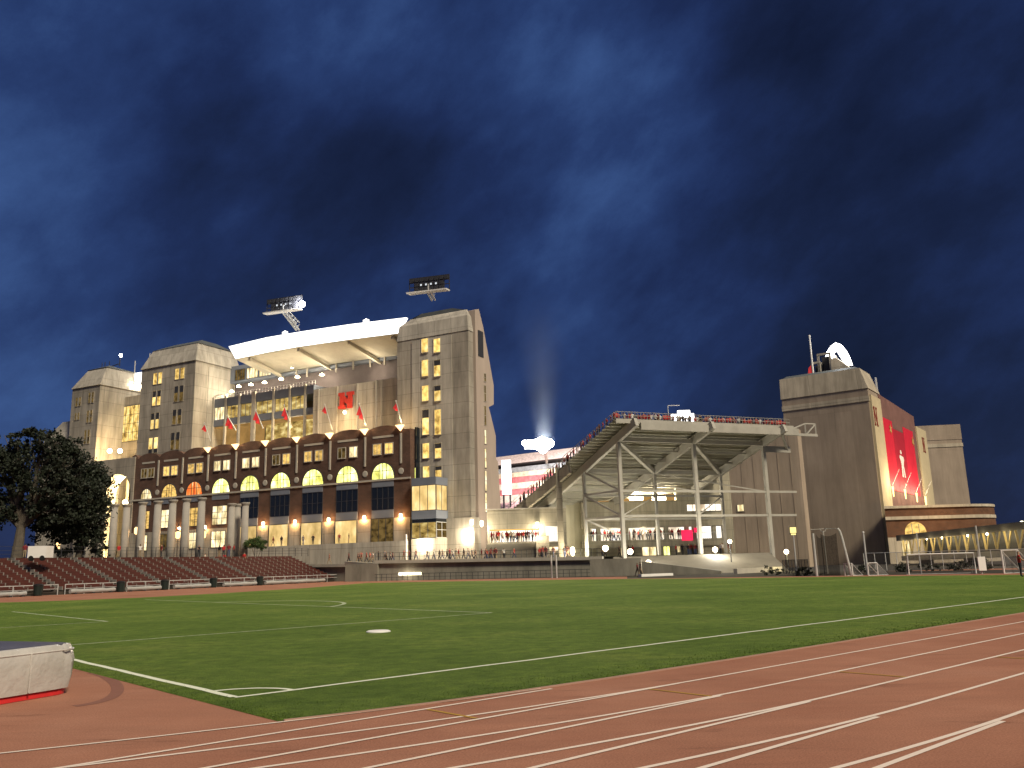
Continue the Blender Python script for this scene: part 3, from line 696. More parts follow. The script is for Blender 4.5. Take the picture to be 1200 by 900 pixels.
# ---- far left tower
W_3 = -2.5
c1 = EF.u(117.6, 450.6, W_3); c0 = EF.u(81.5, 500, W_3); C1 = EF.z(117.6, 450.6, W_3); C2 = EF.z(124, 427, W_3)
E3 = Frame(EF.P(c1, W_3, 0), 27); d3 = E3.u(140, 480)
t3 = Thing('shaded_tower', 'dim grey tower rising behind the dark tree', 'tower', EF.P((c0+c1)/2, W_3-d3/2, ZC))
mb = MB(); mb.fbox(EF, c0, c1, W_3-d3-8, W_3, ZC-2, C1); t3.part('shaft', mb, M['conc_e'])
mb = MB(); mb.frust(EF, (c0-.2, c1+.25, W_3-d3-8, W_3+.25), (c0+2.4, c1-.6, W_3-d3-6, W_3-1.8), C1+.002, C2); t3.part('parapet', mb, M['conc_pale'])
mb = MB(); mb.frust(EF, (c0+2.2, c1-.4, W_3-d3-6, W_3-1.6), (c0+5, c1-4, W_3-d3, W_3-5), C2+.002, C2+1.4); t3.part('roof', mb, M['roof_grey'])
for k, (x0, y0, x1, y1) in enumerate([(145,430,175,480),(140,520,165,560),(220,400,250,460),(210,505,240,575),(195,620,225,700)]):
    p, q = z1(x0, y0), z1(x1, y1); c = EF.cell(p[0], p[1], q[0], q[1], W_3); m_ = (c[0]+c[1])/2
    for a, b in ((c[0], m_-.2), (m_+.2, c[1])): framed(t3, EF, (a, b, c[2], c[3]), W_3+.002, M['win_dim'], M['conc_e'], .08, 0, 1)
mb = MB()   # antennas and a camera lamp on its roof
cc = EF.P(c1-3, W_3-6, C2+1.2)
for dx in (-5,-4,-2.5): mb.bar(cc+EF.r*dx, cc+EF.r*dx+Vector((0,0,1.6)), .12)
mb.bar(cc+EF.r*-5, cc+EF.r*1+Vector((0,0,.6)), .15); mb.bar(cc+EF.r*1, cc+EF.r*1+Vector((0,0,2.4)), .15)
a_ = t3.part('antenna', mb, M['dark_metal']); mb = MB(); mb.ball(cc+EF.r*1.2+Vector((0,0,2.5)), .35); t3.part('lamp', mb, M['bulb_white'], a_)
# ---- link block between the far towers, tall lit glazing
W_L = -9.0
l0, l1 = EF.u(126, 500, W_L), EF.u(172, 500, W_L); LZ = EF.z(150, 465, W_L)
lk = Thing('link_block', 'recessed link block with tall lit glazing between two towers', 'building', EF.P((l0+l1)/2, W_L-3, ZC))
mb = MB(); mb.fbox(EF, l0, l1, W_L-8, W_L, ZC-2, LZ); lk.part('wall', mb, M['conc_e'])
c = EF.cell(137.5, 476, 166, 517, W_L); framed(lk, EF, c, W_L+.002, M['win_tower'], M['dark_metal'], .12, 5, 3)
mb = MB(); mb.fbox(EF, l0, l1, W_L-10, W_L-7.5, LZ+.01, EF.z(160, 444, W_L)); lk.part('upper_wall', mb, M['conc_pale'])
mb = MB(); mb.fbox(EF, EF.u(158, 440, W_L-2), l1, W_L-9, W_L-2, EF.z(160, 446, W_L-2), EF.z(160, 437, W_L-2)); lk.part('roof_edge', mb, M['glow_white'])  # lit roof edge, its brightness put in as emission
for x, y in ((145.4, 453.5), (161, 453)):
    p = EF.P(EF.u(x, y, W_L-3), W_L-3, EF.z(x, y, W_L-3)); mb = MB(); mb.ball(p, .85 if x > 150 else .6); lk.part('flood_lamp', mb, M['bulb'])
    lk.light(p + EF.n*1.5, 1500, WARMW, .5)
for x, y in ((128.5, 528.5), (140.5, 528.5)):
    p = EF.P(EF.u(x, y, -3.5), -3.5, EF.z(x, y, -3.5)); mb = MB(); mb.ball(p, .5); lk.part('flood_lamp', mb, M['bulb']); lk.light(p + EF.n*.9+Vector((0,0,.6)), 900, WARM, .3)
# ---- small tower showing left of it
s0, s1 = EF.u(61, 520, -4), EF.u(82, 520, -4)
mb = MB(); SZ = EF.z(72, 500, -4); mb.fbox(EF, s0-3, s1+2, -10, -4, ZC-2, SZ-2.6); mb.frust(EF, (s0-3, s1+2, -10, -4), (s0+1, s1+1, -9, -5.5), SZ-2.6, SZ+1.4)
solo('end_turret', mb, M['conc_pale'], 'small pale turret with sloped cap just above the tree', 'tower', EF.P((s0+s1)/2, -6, ZC))
# ---- gateway with the big glowing arch
a0, a1 = EF.u(104, 600, .0), EF.u(155.3, 600, .0)
gw = Thing('arch_gateway', 'tan gateway with one big brightly glowing arch behind stone columns', 'gateway', EF.P((a0+a1)/2, -3, ZC))
gz = EF.z(137, 538); gc = EF.u(137.5, 575); gr = EF.u(154, 575)-gc; gs = EF.z(137.5, 572.5)
gs = EF.z(137.8, 556)-gr
mb = MB(); n = 18
mb.fbox(EF, a0-4, gc-gr, -3, .2, ZC-2, gz); mb.fbox(EF, gc+gr, max(a1, gc+gr+.6), -3, .2, ZC-2, gz)
for i in range(n):
    aa, ab = math.pi*i/n, math.pi*(i+1)/n
    x0_, x1_ = gc+gr*math.cos(aa), gc+gr*math.cos(ab)
    mb.wprism(EF, [(x1_, gs+gr*math.sin(ab)), (x0_, gs+gr*math.sin(aa)), (x0_, gz), (x1_, gz)], -3, .2)
gw.part('wall', mb, M['conc_e'])
mb = MB(); mb.fbox(EF, gc-gr-2, gc+gr+2, -7.4, -7, ZC-2, gz); gw.part('inner_wall', mb, surf('pale_plaster', (.75,.66,.42), .08, .6))
mb = MB(); mb.fbox(EF, gc-gr-.6, gc+gr+.6, -6.9, -3.1, gs+gr+.8, gs+gr+1.1); gw.part('ceiling', mb, M['white'])
for k in (-.55, .55):
    mb = MB(); mb.ball(EF.P(gc+k*gr, -3.9, gs-1.2), .55); gw.part('flood_lamp', mb, M['bulb'])
gw.light(EF.P(gc, -4.2, gs+gr*.4), 9000, (1.0,.80,.42), .6); gw.light(EF.P(gc, -4.5, ZC+3), 7000, (1.0,.74,.34), .6)

# ---- middle of the east stand: glazed club levels, N wall, roof
W_M = -7.5
mid = Thing('club_stand', 'glazed club levels with terrace lights under a glowing white roof', 'stand', EF.P(-30, W_M-8, ZC))
mu0 = EF.u(250, 480, W_M); mu1 = EF.u(367, 480, W_M)
zt = lambda x, y: EF.z(x, y, W_M)
def strip_z(xa, ya, xb, yb): return (zt(xa, ya)+zt(xb, yb))/2
P_top = strip_z(264, 466.5, 357, 452); P_low = strip_z(264, 476, 357, 462)
S_top = strip_z(255, 491.5, 355, 479.5); S_low = strip_z(255, 499, 355, 487)
mb = MB(); mb.fbox(EF, mu0, mu1, W_M-6, W_M, P_low, P_top); mid.part('terrace_parapet', mb, M['grey_panel'])
mb = MB(); mb.fbox(EF, mu0, mu1, W_M-6, W_M, S_low, S_top); mid.part('spandrel', mb, M['grey_panel'])
mb = MB(); mb.fbox(EF, mu0, mu1, W_M-7, W_M-6.01, 20, P_top-.02); mid.part('rear_wall', mb, M['grey_panel'])
cols = [250.3,264.6,280.5,298.5,320.5,339.5,357.5,367]
us = [EF.u(x, 480, W_M) for x in cols]
for i, (a, b) in enumerate(zip(us, us[1:])):
    if i < 6: framed(mid, EF, (a+.3, b-.3, S_top+.1, P_low-.1), W_M-.25, M['win_suite' if i not in (0,) else 'win_pale'], M['grey_panel'], .09, 2 if i != 0 else 3, 0)
    mb = MB(); mb.fbox(EF, a-(.7 if i == 3 else .2), a+.2, W_M-.2, W_M+.25, 22.5, P_top+.4); mid.part('mullion_post', mb, M['stone'])
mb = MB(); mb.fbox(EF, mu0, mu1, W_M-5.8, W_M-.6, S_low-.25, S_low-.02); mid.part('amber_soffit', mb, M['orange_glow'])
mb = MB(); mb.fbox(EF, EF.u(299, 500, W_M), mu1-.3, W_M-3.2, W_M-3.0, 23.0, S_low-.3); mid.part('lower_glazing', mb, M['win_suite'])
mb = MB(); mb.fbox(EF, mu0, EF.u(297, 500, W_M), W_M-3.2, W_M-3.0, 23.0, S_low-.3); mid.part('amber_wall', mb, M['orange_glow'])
mid.light(EF.P((mu0+mu1)/2-6, W_M-1.2, S_low-1.6), 500, WARM, .5); mid.light(EF.P((mu0+mu1)/2+8, W_M-1.2, S_low-1.6), 700, WARM, .5)
# terrace back wall with the upper suite box
W_U = W_M-4.5
bu0, bu1 = EF.u(275, 450, W_U), EF.u(322, 450, W_U)
zu = lambda x, y: EF.z(x, y, W_U)
sb_t = (zu(276, 433)+zu(321, 423.5))/2; sb_b = (zu(276, 448)+zu(318, 442.5))/2
mb = MB(); mb.fbox(EF, bu0-2, bu1, W_U-5, W_U, sb_b, sb_t+.6); mid.part('suite_box', mb, M['grey_panel'])
for (xa, xb, k) in ((276,287,'win_dim'),(289.5,302,'win_pale'),(304,317.5,'win_pale')):
    u0, u1 = EF.u(xa, 440, W_U), EF.u(xb, 440, W_U); framed(mid, EF, (u0, u1, sb_b+.5, sb_t-.4), W_U+.002, M[k], M['dark_metal'], .1, 3, 0)
mb = MB(); mb.fbox(EF, bu0-2, EF.u(466, 450, W_U), W_U-6, W_U-1.4, P_top-3, sb_b-.01); mid.part('terrace_wall', mb, surf('mauve_terrace_wall', (.12,.10,.10), .25, .6))
uw_t = (zu(329, 434)+zu(464, 417))/2
mb = MB(); mb.fbox(EF, bu1+.05, EF.u(470, 450, W_U), W_U-6, W_U-.6, sb_b, uw_t); mid.part('upper_wall', mb, M['grey_panel'])
for x in (345.5, 358, 392, 412, 432, 449):
    u = EF.u(x, 440, W_U); mb = MB(); mb.fbox(EF, u-.14, u+.14, W_U-.598, W_U-.35, sb_b-1, uw_t+.1); mid.part('mullion_post', mb, M['stone'])
for x, y in ((271.5,459),(279.8,453),(294,451),(310,448.5),(329.4,444.5),(348.6,442),(377.2,439.5)):
    w = W_M-1.0; p = EF.P(EF.u(x, y, w), w, EF.z(x, y, w)); mb = MB()
    mb.lathe(p, [(.5,-.05),(.42,.12),(.12,.35)], 10); f = mid.part('terrace_lamp', mb, M['bulb'])
    mid.light(p-Vector((0,0,.45))+EF.n*.2, 620, WARMW, .25)
p = EF.P(EF.u(344, 430, W_U), W_U+.4, zu(344, 430)); mb = MB(); mb.ball(p, .4); mid.part('terrace_lamp', mb, M['bulb']); mid.light(p+EF.n*.7, 500, WARMW, .3)
mb = MB()
for i in range(34):
    u = us[0] + (us[-1]-us[0])*i/33; mb.fbox(EF, u-.03, u+.03, W_M-.5, W_M-.44, P_top, P_top+1.0)
for z in (.5, 1.0): mb.fbox(EF, us[0], us[-1], W_M-.5, W_M-.44, P_top+z-.05, P_top+z)
mid.part('terrace_railing', mb, M['pale_steel'])
# N wall
W_N = -5.5
n0, n1 = EF.u(367, 480, W_N), EF.u(466, 480, W_N); nt_ = (EF.z(373, 454.5, W_N)+EF.z(463, 444.5, W_N))/2
mb = MB(); mb.fbox(EF, n0, n1, W_N-4, W_N, 22, nt_); mid.part('letter_wall', mb, M['conc_pale'])
for x in (373.3, 395, 418.7, 440.5, 447):
    u = EF.u(x, 480, W_N); mb = MB(); mb.fbox(EF, u-.16, u+.16, W_N+.002, W_N+.2, 22, nt_); mid.part('wall_rib', mb, M['stone'])
# the block letter N, slab serifs, on the wall
q = EF.cell(398.2, 460, 416, 479, W_N); nu0, nu1, nz0, nz1 = q; nw, nh = nu1-nu0, nz1-nz0
mb = MB()
def nb(pts): mb.wprism(EF, [(nu0+a*nw, nz0+b*nh) for a, b in pts], W_N+.22, W_N+.5)
nb([(.10,.2),(.36,.2),(.36,.8),(.10,.8)]); nb([(.64,.2),(.90,.2),(.90,.8),(.64,.8)])
nb([(0,0),(.46,0),(.46,.198),(0,.198)]); nb([(.54,.802),(1,.802),(1,1),(.54,1)]); nb([(0,.802),(.38,.802),(.38,1),(0,1)])
mb.wprism(EF, [(nu0+a*nw, nz0+b*nh) for a, b in [(.362,.8),(.362,.45),(.638,.2),(.638,.55)]], W_N+.22, W_N+.5)
nb([(.58,0),(.90,0),(.90,.198),(.58,.198)])
mid.part('letter_n', mb, M['letter_red'])
p = EF.P(EF.u(407.5, 484, W_N), W_N+.9, EF.z(407.5, 484, W_N)); mb = MB(); mb.ball(p, .30); mid.part('letter_lamp', mb, M['bulb']); mid.light(p, 520, WARM, .2); mid.light(p+Vector((0,0,-3))+EF.n*2.5, 900, WARM, .5)
# roof: lip whose lamp-lit white is put in as emission, soffit, raker beams
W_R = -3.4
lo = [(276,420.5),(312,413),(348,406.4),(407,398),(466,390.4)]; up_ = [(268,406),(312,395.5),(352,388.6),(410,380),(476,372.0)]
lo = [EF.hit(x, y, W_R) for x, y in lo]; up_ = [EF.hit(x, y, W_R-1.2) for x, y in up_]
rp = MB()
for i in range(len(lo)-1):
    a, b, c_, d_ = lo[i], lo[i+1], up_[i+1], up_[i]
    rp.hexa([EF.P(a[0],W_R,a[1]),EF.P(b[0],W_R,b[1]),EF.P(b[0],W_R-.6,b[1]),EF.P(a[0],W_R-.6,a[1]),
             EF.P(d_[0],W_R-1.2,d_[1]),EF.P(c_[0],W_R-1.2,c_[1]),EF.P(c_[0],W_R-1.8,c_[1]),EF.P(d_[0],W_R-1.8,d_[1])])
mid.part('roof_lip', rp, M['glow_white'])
sf = MB(); ub0, ub1 = lo[0][0]-1, lo[-1][0]+1
for i in range(len(lo)-1):
    a, b = lo[i], lo[i+1]
    sf.hexa([EF.P(a[0],W_R-.05,a[1]-.12),EF.P(b[0],W_R-.05,b[1]-.12),EF.P(b[0],W_U-7,b[1]-2.6),EF.P(a[0],W_U-7,a[1]-2.6),
             EF.P(a[0],W_R-.05,a[1]-.02),EF.P(b[0],W_R-.05,b[1]-.02),EF.P(b[0],W_U-7,b[1]-1.6),EF.P(a[0],W_U-7,a[1]-1.6)])
mid.part('roof_soffit', sf, M['soffit'])
def zlo(u):
    for (ua, za), (ub, zb) in zip(lo, lo[1:]):
        if ua <= u <= ub: return za + (zb-za)*(u-ua)/(ub-ua)
    return lo[0][1] if u < lo[0][0] else lo[-1][1]
for x in (291, 348, 407, 458):
    u = EF.u(x, 400, W_R); mb = MB(); mb.bar(EF.P(u, W_R-.4, zlo(u)-.5), EF.P(u+.3, W_U-1.5, zlo(u)-2.5), .5, .6); mid.part('roof_beam', mb, M['soffit'])
for k in range(1, 7):
    w = W_R - k*1.7; mb = MB(); mb.fbox(EF, ub0+1.2, ub1-1.2, w-.12, w+.12, zlo((ub0+ub1)/2)-.75+k*.05, zlo((ub0+ub1)/2)-.25+k*.12) if False else None
mid.light(EF.P(ub0+16, W_U+2, zlo(ub0+16)-4.5), 800, (1.0,.84,.60), 1.2); mid.light(EF.P(ub0+29, W_U+2, zlo(ub0+29)-4.5), 800, (1.0,.84,.60), 1.2)
# spectators along the top wall of the club stand
for i in range(34):
    u = EF.u(332, 430, W_U) + (EF.u(462, 430, W_U)-EF.u(332, 430, W_U))*(i+R.random()*.7)/34
    col = R.choice(CROWDCOL); person(EF.P(u, W_U-1.6-R.random(), uw_t-1.05+R.random()*.25), math.radians(-EF.deg+90)+math.pi, col,
        f'spectator in {col} looking over the wall below the glowing roof', 'spectators under the club stand roof', 'stand')
# roof floodlight masts
def mast(base_px, base_y, w, rack, label):
    x0, y0, x1, y1 = rack; u0, u1 = EF.u(x0, y0, w), EF.u(x1, y1, w); z0 = EF.z((x0+x1)/2, (y0+y1)/2, w)
    bp = EF.P(EF.u(base_px, base_y, w-5), w-5, EF.z(base_px, base_y, w-5)); c = EF.P((u0+u1)/2, w, z0)
    t = Thing('floodlight_mast', label, 'floodlight', bp, 'floodlight masts on the roof')
    mb = MB(); top = c-Vector((0,0,1.6))
    for s in (-.35, .35):
        mb.bar(bp+EF.r*s, top+EF.r*s, .26); mb.bar(bp+EF.r*s+Vector((0,0,1.5)), top+EF.r*s+Vector((0,0,.9)), .16)
    for k in range(7): f = k/6; p = bp.lerp(top, f); mb.bar(p-EF.r*.35, p+EF.r*.35+Vector((0,0,1.2)), .1)
    mb.bar(top, c, .4); t.part('boom', mb, M['pale_steel'])
    # rack follows the photographed tilt of the frame
    zl, zr = EF.z(x0, y0, w), EF.z(x1, y1, w); hgt = 1.35
    a, b = EF.P(u0, w, zl), EF.P(u1, w, zr); mb = MB()
    for dz in (-hgt, -.35, .5, hgt): mb.bar(a+Vector((0,0,dz)), b+Vector((0,0,dz)), .14)
    for k in range(9): f = k/8; p = a.lerp(b, f); mb.bar(p-Vector((0,0,hgt)), p+Vector((0,0,hgt)), .12)
    for dz in (.9, .0, -.8):
        for k in range(8): 
            if k in (0, 7) and dz < .5: continue
            p = a.lerp(b, (k+.5)/8)+Vector((0,0,dz)); mb.bar(p-EF.n*.1, p+EF.n*.22, .78, .66)
    r_ = t.part('lamp_rack', mb, M['dark_metal'])
    mb = MB(); mb.bar(a-Vector((0,0,hgt+.25))+EF.n*.5, b-Vector((0,0,hgt+.25))+EF.n*.5, 1.3, .22); t.part('catwalk', mb, M['white'])
    mb = MB()
    for k in (2, 3, 4, 5): p = a.lerp(b, (k+.5)/8)+Vector((0,0,-.1)); mb.bar(p+EF.n*.23, p+EF.n*.3, .3, .3)
    t.part('lamp_lens', mb, emit('rack_leak', (.9,.95,1), .7))
    return t, a, b
t, a, b = mast(349, 387, -3, (313, 359.5, 354, 353.5), 'floodlight mast leaning off the white roof with one glaring lamp')
mb = MB(); mb.ball(b-Vector((0,0,.5)), .62); t.part('lamp_lens', mb, M['bulb_white']); t.light(b-Vector((0,0,.7))+EF.n*.9, 3500, COOL, .6)
mast(508, 352, -5, (480, 335.5, 526.5, 330), 'floodlight mast above the tallest tower')
for x, y in ((334, 390), (429, 376)):
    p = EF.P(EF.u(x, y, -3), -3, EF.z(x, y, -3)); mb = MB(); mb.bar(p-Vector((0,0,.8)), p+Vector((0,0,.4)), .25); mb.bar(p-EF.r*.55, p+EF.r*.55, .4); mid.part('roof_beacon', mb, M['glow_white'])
for x, y in ((158.5, 423), (175.8, 414)):
    p = EF.P(EF.u(x, y, -8), -8, EF.z(x, y, -8)); mb = MB(); mb.tube([p-Vector((0,0,6)), p], .10, 6)
    solo('antenna_mast', mb, M['pale_steel'], 'thin white antenna pole '+('nearer the dim far tower' if x < 165 else 'touching the corner tower roof'), 'antenna', p-Vector((0,0,6)))
# flags leaning from the hall's roof edge
def flagpole(x0, y0, x1, y1, label, cloth):
    p, q = EF.P(EF.u(x0, y0, .3), .3, EF.z(x0, y0, .3)), EF.P(EF.u(x1, y1, 1.2), 1.2, EF.z(x1, y1, 1.2))
    t = Thing('flagpole', label, 'flagpole', p, 'flagpoles leaning from the brick hall roof')
    mb = MB(); mb.tube([p, q], [.11, .06], 6); mb.ball(q, .14); t.part('pole', mb, M['pale_steel'])
    d = (q-p).normalized(); a = q - d*.3; b = q - d*(2.0 if cloth else 1.2); mb = MB(); n = 7; pts = []
    for i in range(n+1):
        f = i/n; s = a.lerp(b, f); hang = (1.9 if cloth else 1.1)*(1-.35*f); w = .28*math.sin(i*1.7)
        pts.append((s, s + Vector((0,0,-hang*.8)) - EF.r*(.35+w)*(1-f*.3) + EF.n*w))
    for (s1, e1), (s2, e2) in zip(pts, pts[1:]): mb.add([s1, e1, e2, s2, s1+EF.n*.03, e1+EF.n*.03, e2+EF.n*.03, s2+EF.n*.03], [(0,1,2,3),(7,6,5,4),(0,4,5,1),(3,2,6,7)])
    t.part('flag', mb, M['red_cloth'])
flagpole(247,517,239.5,496, 'leftmost leaning flagpole with a small red flag', 0)
flagpole(276.5,504,266.5,487, 'leaning flagpole second from the left with a red flag', 1)
flagpole(308.5,502,299.5,480, 'leaning flagpole with red flag under the white oval lamp', 1)
flagpole(342,501,333,475, 'leaning flagpole with a broad bright red flag by lower glazing', 1)
flagpole(389.5,504,380.5,474, 'leaning flagpole left of the red letter with a furled dark flag', 0)
flagpole(429,498,421,473, 'leaning flagpole right of the red letter with open red flag', 1)
flagpole(471,496,464,470, 'rightmost leaning flagpole standing before the tallest tower', 0)

# ---- concourse deck and its retaining wall
def xz(px, py, z): return onZ(px, py, z)
deck = [(-39,143.5),(-25.3,130.2),(-20.3,125.7),(11.5,117.5),(12.5,118.5),(36,123.3),(36,175),(-140,260),(-140,150),(-64,97)]
rw = Thing('retaining_wall', 'long stained concrete retaining wall below the concourse walkway', 'retaining wall', (-5, 122, 0))
WP = [Vector((-44, 141, 0)), Vector((-25.5, 130.0, 0)), Vector((-20.5,125.5,0)), Vector((11.6,116.6,0))]
mb = MB()
for p, q in zip(WP, WP[1:]):
    d = (q-p).normalized(); n = Vector((d.y, -d.x, 0))
    mb.hexa([p, q, q-n*.6, p-n*.6, p+Vector((0,0,2.45)), q+Vector((0,0,2.1)), q-n*.6+Vector((0,0,2.1)), p-n*.6+Vector((0,0,2.45))])
rw.part('wall', mb, M['conc_wall'])
mb = MB()
for p, q in zip(WP, WP[1:]):
    d = (q-p).normalized(); n = Vector((d.y, -d.x, 0)); z0, z1_ = Vector((0,0,2.46)), Vector((0,0,2.11)); h = Vector((0,0,.45))
    mb.hexa([p+n*.45+z0, q+n*.45+z1_, q-n*.6+z1_, p-n*.6+z0, p+n*.45+z0+h, q+n*.45+z1_+h, q-n*.6+z1_+h, p-n*.6+z0+h])
rw.part('overhanging_slab', mb, surf('walkway_slab', (.33,.31,.26), .2, .6))
mb = MB(); mb.fbox(Frame(WP[2], 105.5), -4.5, 0.6, -.6, .6, 0, 2.45); rw.part('end_pier', mb, M['conc_wall'])
WF = Frame(WP[2], math.degrees(math.atan2((WP[3]-WP[2]).x, (WP[3]-WP[2]).y)))
u = WF.u(478, 671, .05); mb = MB(); mb.fbox(WF, u-1.4, u+2.0, .01, .12, .75, 1.05); rw.part('strip_light', mb, M['bulb_soft']); rw.light(WF.P(u, .7, .9), 60, WARMW, .3)
mb = MB()
for k in range(40): mb.fbox(WF, 1+k*.8, 1.06+k*.8, 1.9, 1.96, 0, .95)
mb.fbox(WF, .8, 33, 1.9, 1.96, .9, .97); mb.fbox(WF, .8, 33, 1.9, 1.96, .45, .5); rw.part('low_railing', mb, M['dark_metal'])
mb = MB(); mb.sheet([(p[0], p[1]) for p in deck], 2.52); struct('concourse_paving', mb, M['paving'])
mb = MB()   # handrail along the walkway edge
for (p, q, z0, z1_) in ((WP[2], WP[3], 2.91, 2.56),):
    n = 44
    for k in range(n+1):
        f = k/n; b = p.lerp(q, f)+Vector((0,0,z0+(z1_-z0)*f)); mb.bar(b, b+Vector((0,0,1.05)), .05)
    for h in (.5, 1.05): mb.bar(p+Vector((0,0,z0+h)), q+Vector((0,0,z1_+h)), .05)
solo('walkway_railing', mb, M['dark_metal'], 'thin dark handrail along the walkway edge above the retaining wall', 'railing', WP[2]+Vector((0,0,2.9)))
# two pale posts standing before the wall
for k, x in enumerate((646.8, 652.6)):
    p = onZ(x, 677.5, 0); mb = MB(); mb.tube([p, p+Vector((0,0,2.75))], .09, 8); mb.ball(p+Vector((0,0,2.75)), .1)
    solo('upright_post', mb, M['pale_steel'], ('left' if k == 0 else 'right')+' of two pale upright posts before the retaining wall', 'post', p)

# ---- stone colonnade in front of the hall
CFm = Frame(onY(200, 648, 124), 114)
tc = None; colpx = [(103,593),(118,593),(132.7,593),(147,593),(165.5,594),(183.5,595),(201,596),(217,597),(235,597.5),(270.7,598),(277.5,599),(286.7,600)]
near = ['beside the tree','left of the glowing arch','at the glowing arch centre','at the arch right edge','left of the first lit window','by the tall pale window','between lamp and pale window','right of the amber sconce','by the hanging lantern','left of a tight pair','middle of the last three','rightmost, near the green shrub']
for (x, y), nn in zip(colpx, near):
    w = {118:-1.2,147:-1.2,270.7:-11,277.5:-12.5,286.7:-11}.get(x, 0)
    u = CFm.u(x, 620, w); h = CFm.z(x, y, w) - ZC; p = CFm.P(u, w, ZC-.4)
    if tc is None:
        t = Thing('stone_column', 'weathered freestanding stone column '+nn, 'column', p, 'freestanding stone columns'); h0 = h+.4
        mb = MB(); mb.lathe(p, [(.60,.35),(.57,h0*.4),(.48,h0-.5)], 18); t.part('shaft', mb, M['column_stone'], smooth=True)
        mb = MB(); mb.lathe(p, [(.74,0),(.74,.2),(.62,.35)], 18); t.part('base', mb, M['column_stone'])
        mb = MB(); mb.lathe(p, [(.50,h0-.5),(.62,h0-.28),(.68,h0-.2),(.68,h0)], 18); t.part('capital', mb, M['column_stone']); tc = t.o
    else: copy_thing(tc, p, 0, 'weathered freestanding stone column '+nn, 'freestanding stone columns')
# hanging lantern and ground uplights among the columns
for x, y, e in ((238.6,626.5,90),(208.5,627,120),(160,622,60),(67.5,640,60),(95.5,636.5,60)):
    p = CFm.P(CFm.u(x, y, -3), -3, CFm.z(x, y, -3)); t = Thing('lantern', {238.6:'amber lantern hanging between columns left of the shrub',208.5:'amber wall lantern lighting the pier below it',160:'small white lantern beside the glowing arch',67.5:'amber lantern glowing left of the gateway columns, by tree',95.5:'amber lantern closest to gateway columns'}[x], 'lantern', p)
    mb = MB(); mb.lathe(p, [(.12,-.55),(.34,-.35),(.36,.35),(.15,.55)], 8); t.part('lantern_glass', mb, emit('amber_glass', (1.0,.62,.25), 2.4) if x == 238.6 else bpy.data.materials['amber_glass'])
    mb = MB(); mb.lathe(p+Vector((0,0,.56)), [(.4,0),(.1,.3)], 8); mb.bar(p+Vector((0,0,.8)), p+Vector((0,0,2.0)), .06); mb.bar(p-Vector((0,0,.55)), Vector((p.x,p.y,ZC-.4)), .08); t.part('lantern_cap', mb, M['dark_metal'])
    t.light(p+CFm.n*.9-Vector((0,0,.2)), e*2.2, (1.0,.55,.2), .3)

# ---- low gate house, stairs, crowd between the stands
gh = Thing('gate_house', 'low concrete gate house with a wide lit opening full of people', 'building', GF.P(0, -4, ZC))
GU = lambda x, y=620, w=0: GF.u(x, y, w); GZ = lambda x, y, w=0: GF.z(x, y, w)
gl, gr_ = GU(571), GU(664); gt = GZ(610, 597)
ol_, or_, ot, ob_ = GU(573.5), GU(632), GZ(603, 620), GZ(603, 635)
mb = MB(); mb.fbox(GF, gl, gr_, -1.0, 0, ot, gt); mb.fbox(GF, gl, ol_, -1.0, 0, ZC-1.5, ot-.002); mb.fbox(GF, ol_, or_, -1.0, 0, ZC-1.5, ob_)
mb.fbox(GF, or_, gr_, -1.0, 0, ZC-1.5, ot-.002)
gh.part('wall', mb, M['conc_g'])
mb = MB(); mb.fbox(GF, gl, gr_, -4.2, -4, ZC-1.5, gt-.1); gh.part('glowing_back_wall', mb, M['concourse_glow'])  # wall itself emits, standing in for lamps in the room
mb = MB(); mb.fbox(GF, gl-.15, gr_+.1, -1.2, .18, gt+.003, gt+.22); gh.part('coping', mb, M['stone'])
mb = MB(); mb.fbox(GF, ol_, or_, -.9, .02, ot-.18, ot-.004); gh.part('lintel', mb, emit('amber_strip', (1.0,.55,.15), .9))
framed(gh, GF, (GU(640.5), GU(659), GZ(650, 634), GZ(650, 617.5)), .002, M['concourse_glow'], M['white'], .12, 1, 1)
mb = MB(); c = GF.cell(638, 641, 657, 645); mb.fbox(GF, c[0], c[1], .002, .1, c[2], c[3]); gh.part('lit_slot', mb, M['win_pale'])
mb = MB()
for k in range(9): mb.fbox(GF, ol_-.5, or_, .05+k*.38, .43+k*.38, ZC-1.5, ob_-.3-k*.3)
gh.part('steps', mb, M['paving'])
mb = MB(); mb.wprism(Frame(GF.P(GU(628), 0, 0), 182), [(0, ZC-1.5), (4.2, ZC-1.5), (4.2, ZC-.1), (0, ob_+.9)], -2.0, 0); gh.part('stair_wall', mb, M['conc_g'])
for x, y in ((552.8,612),(564.5,613.5),(629.6,615)):
    p = GF.P(GU(x, y, .5), .5, GZ(x, y, .5)); mb = MB(); mb.lathe(p-Vector((0,0,.5)), [(.10,0),(.26,.25),(.24,.9)], 8)
    t = Thing('wall_sconce', {552.8:'bright cone wall light on the corner of the tall tower',564.5:'bright cone wall light just right of the tower corner',629.6:'bright cone wall light between gate opening and window'}[x], 'wall light', p, 'cone wall lights')
    t.part('shade', mb, M['bulb_soft']); t.light(p+GF.n*.6-Vector((0,0,.8)), 600, WARMW, .2)
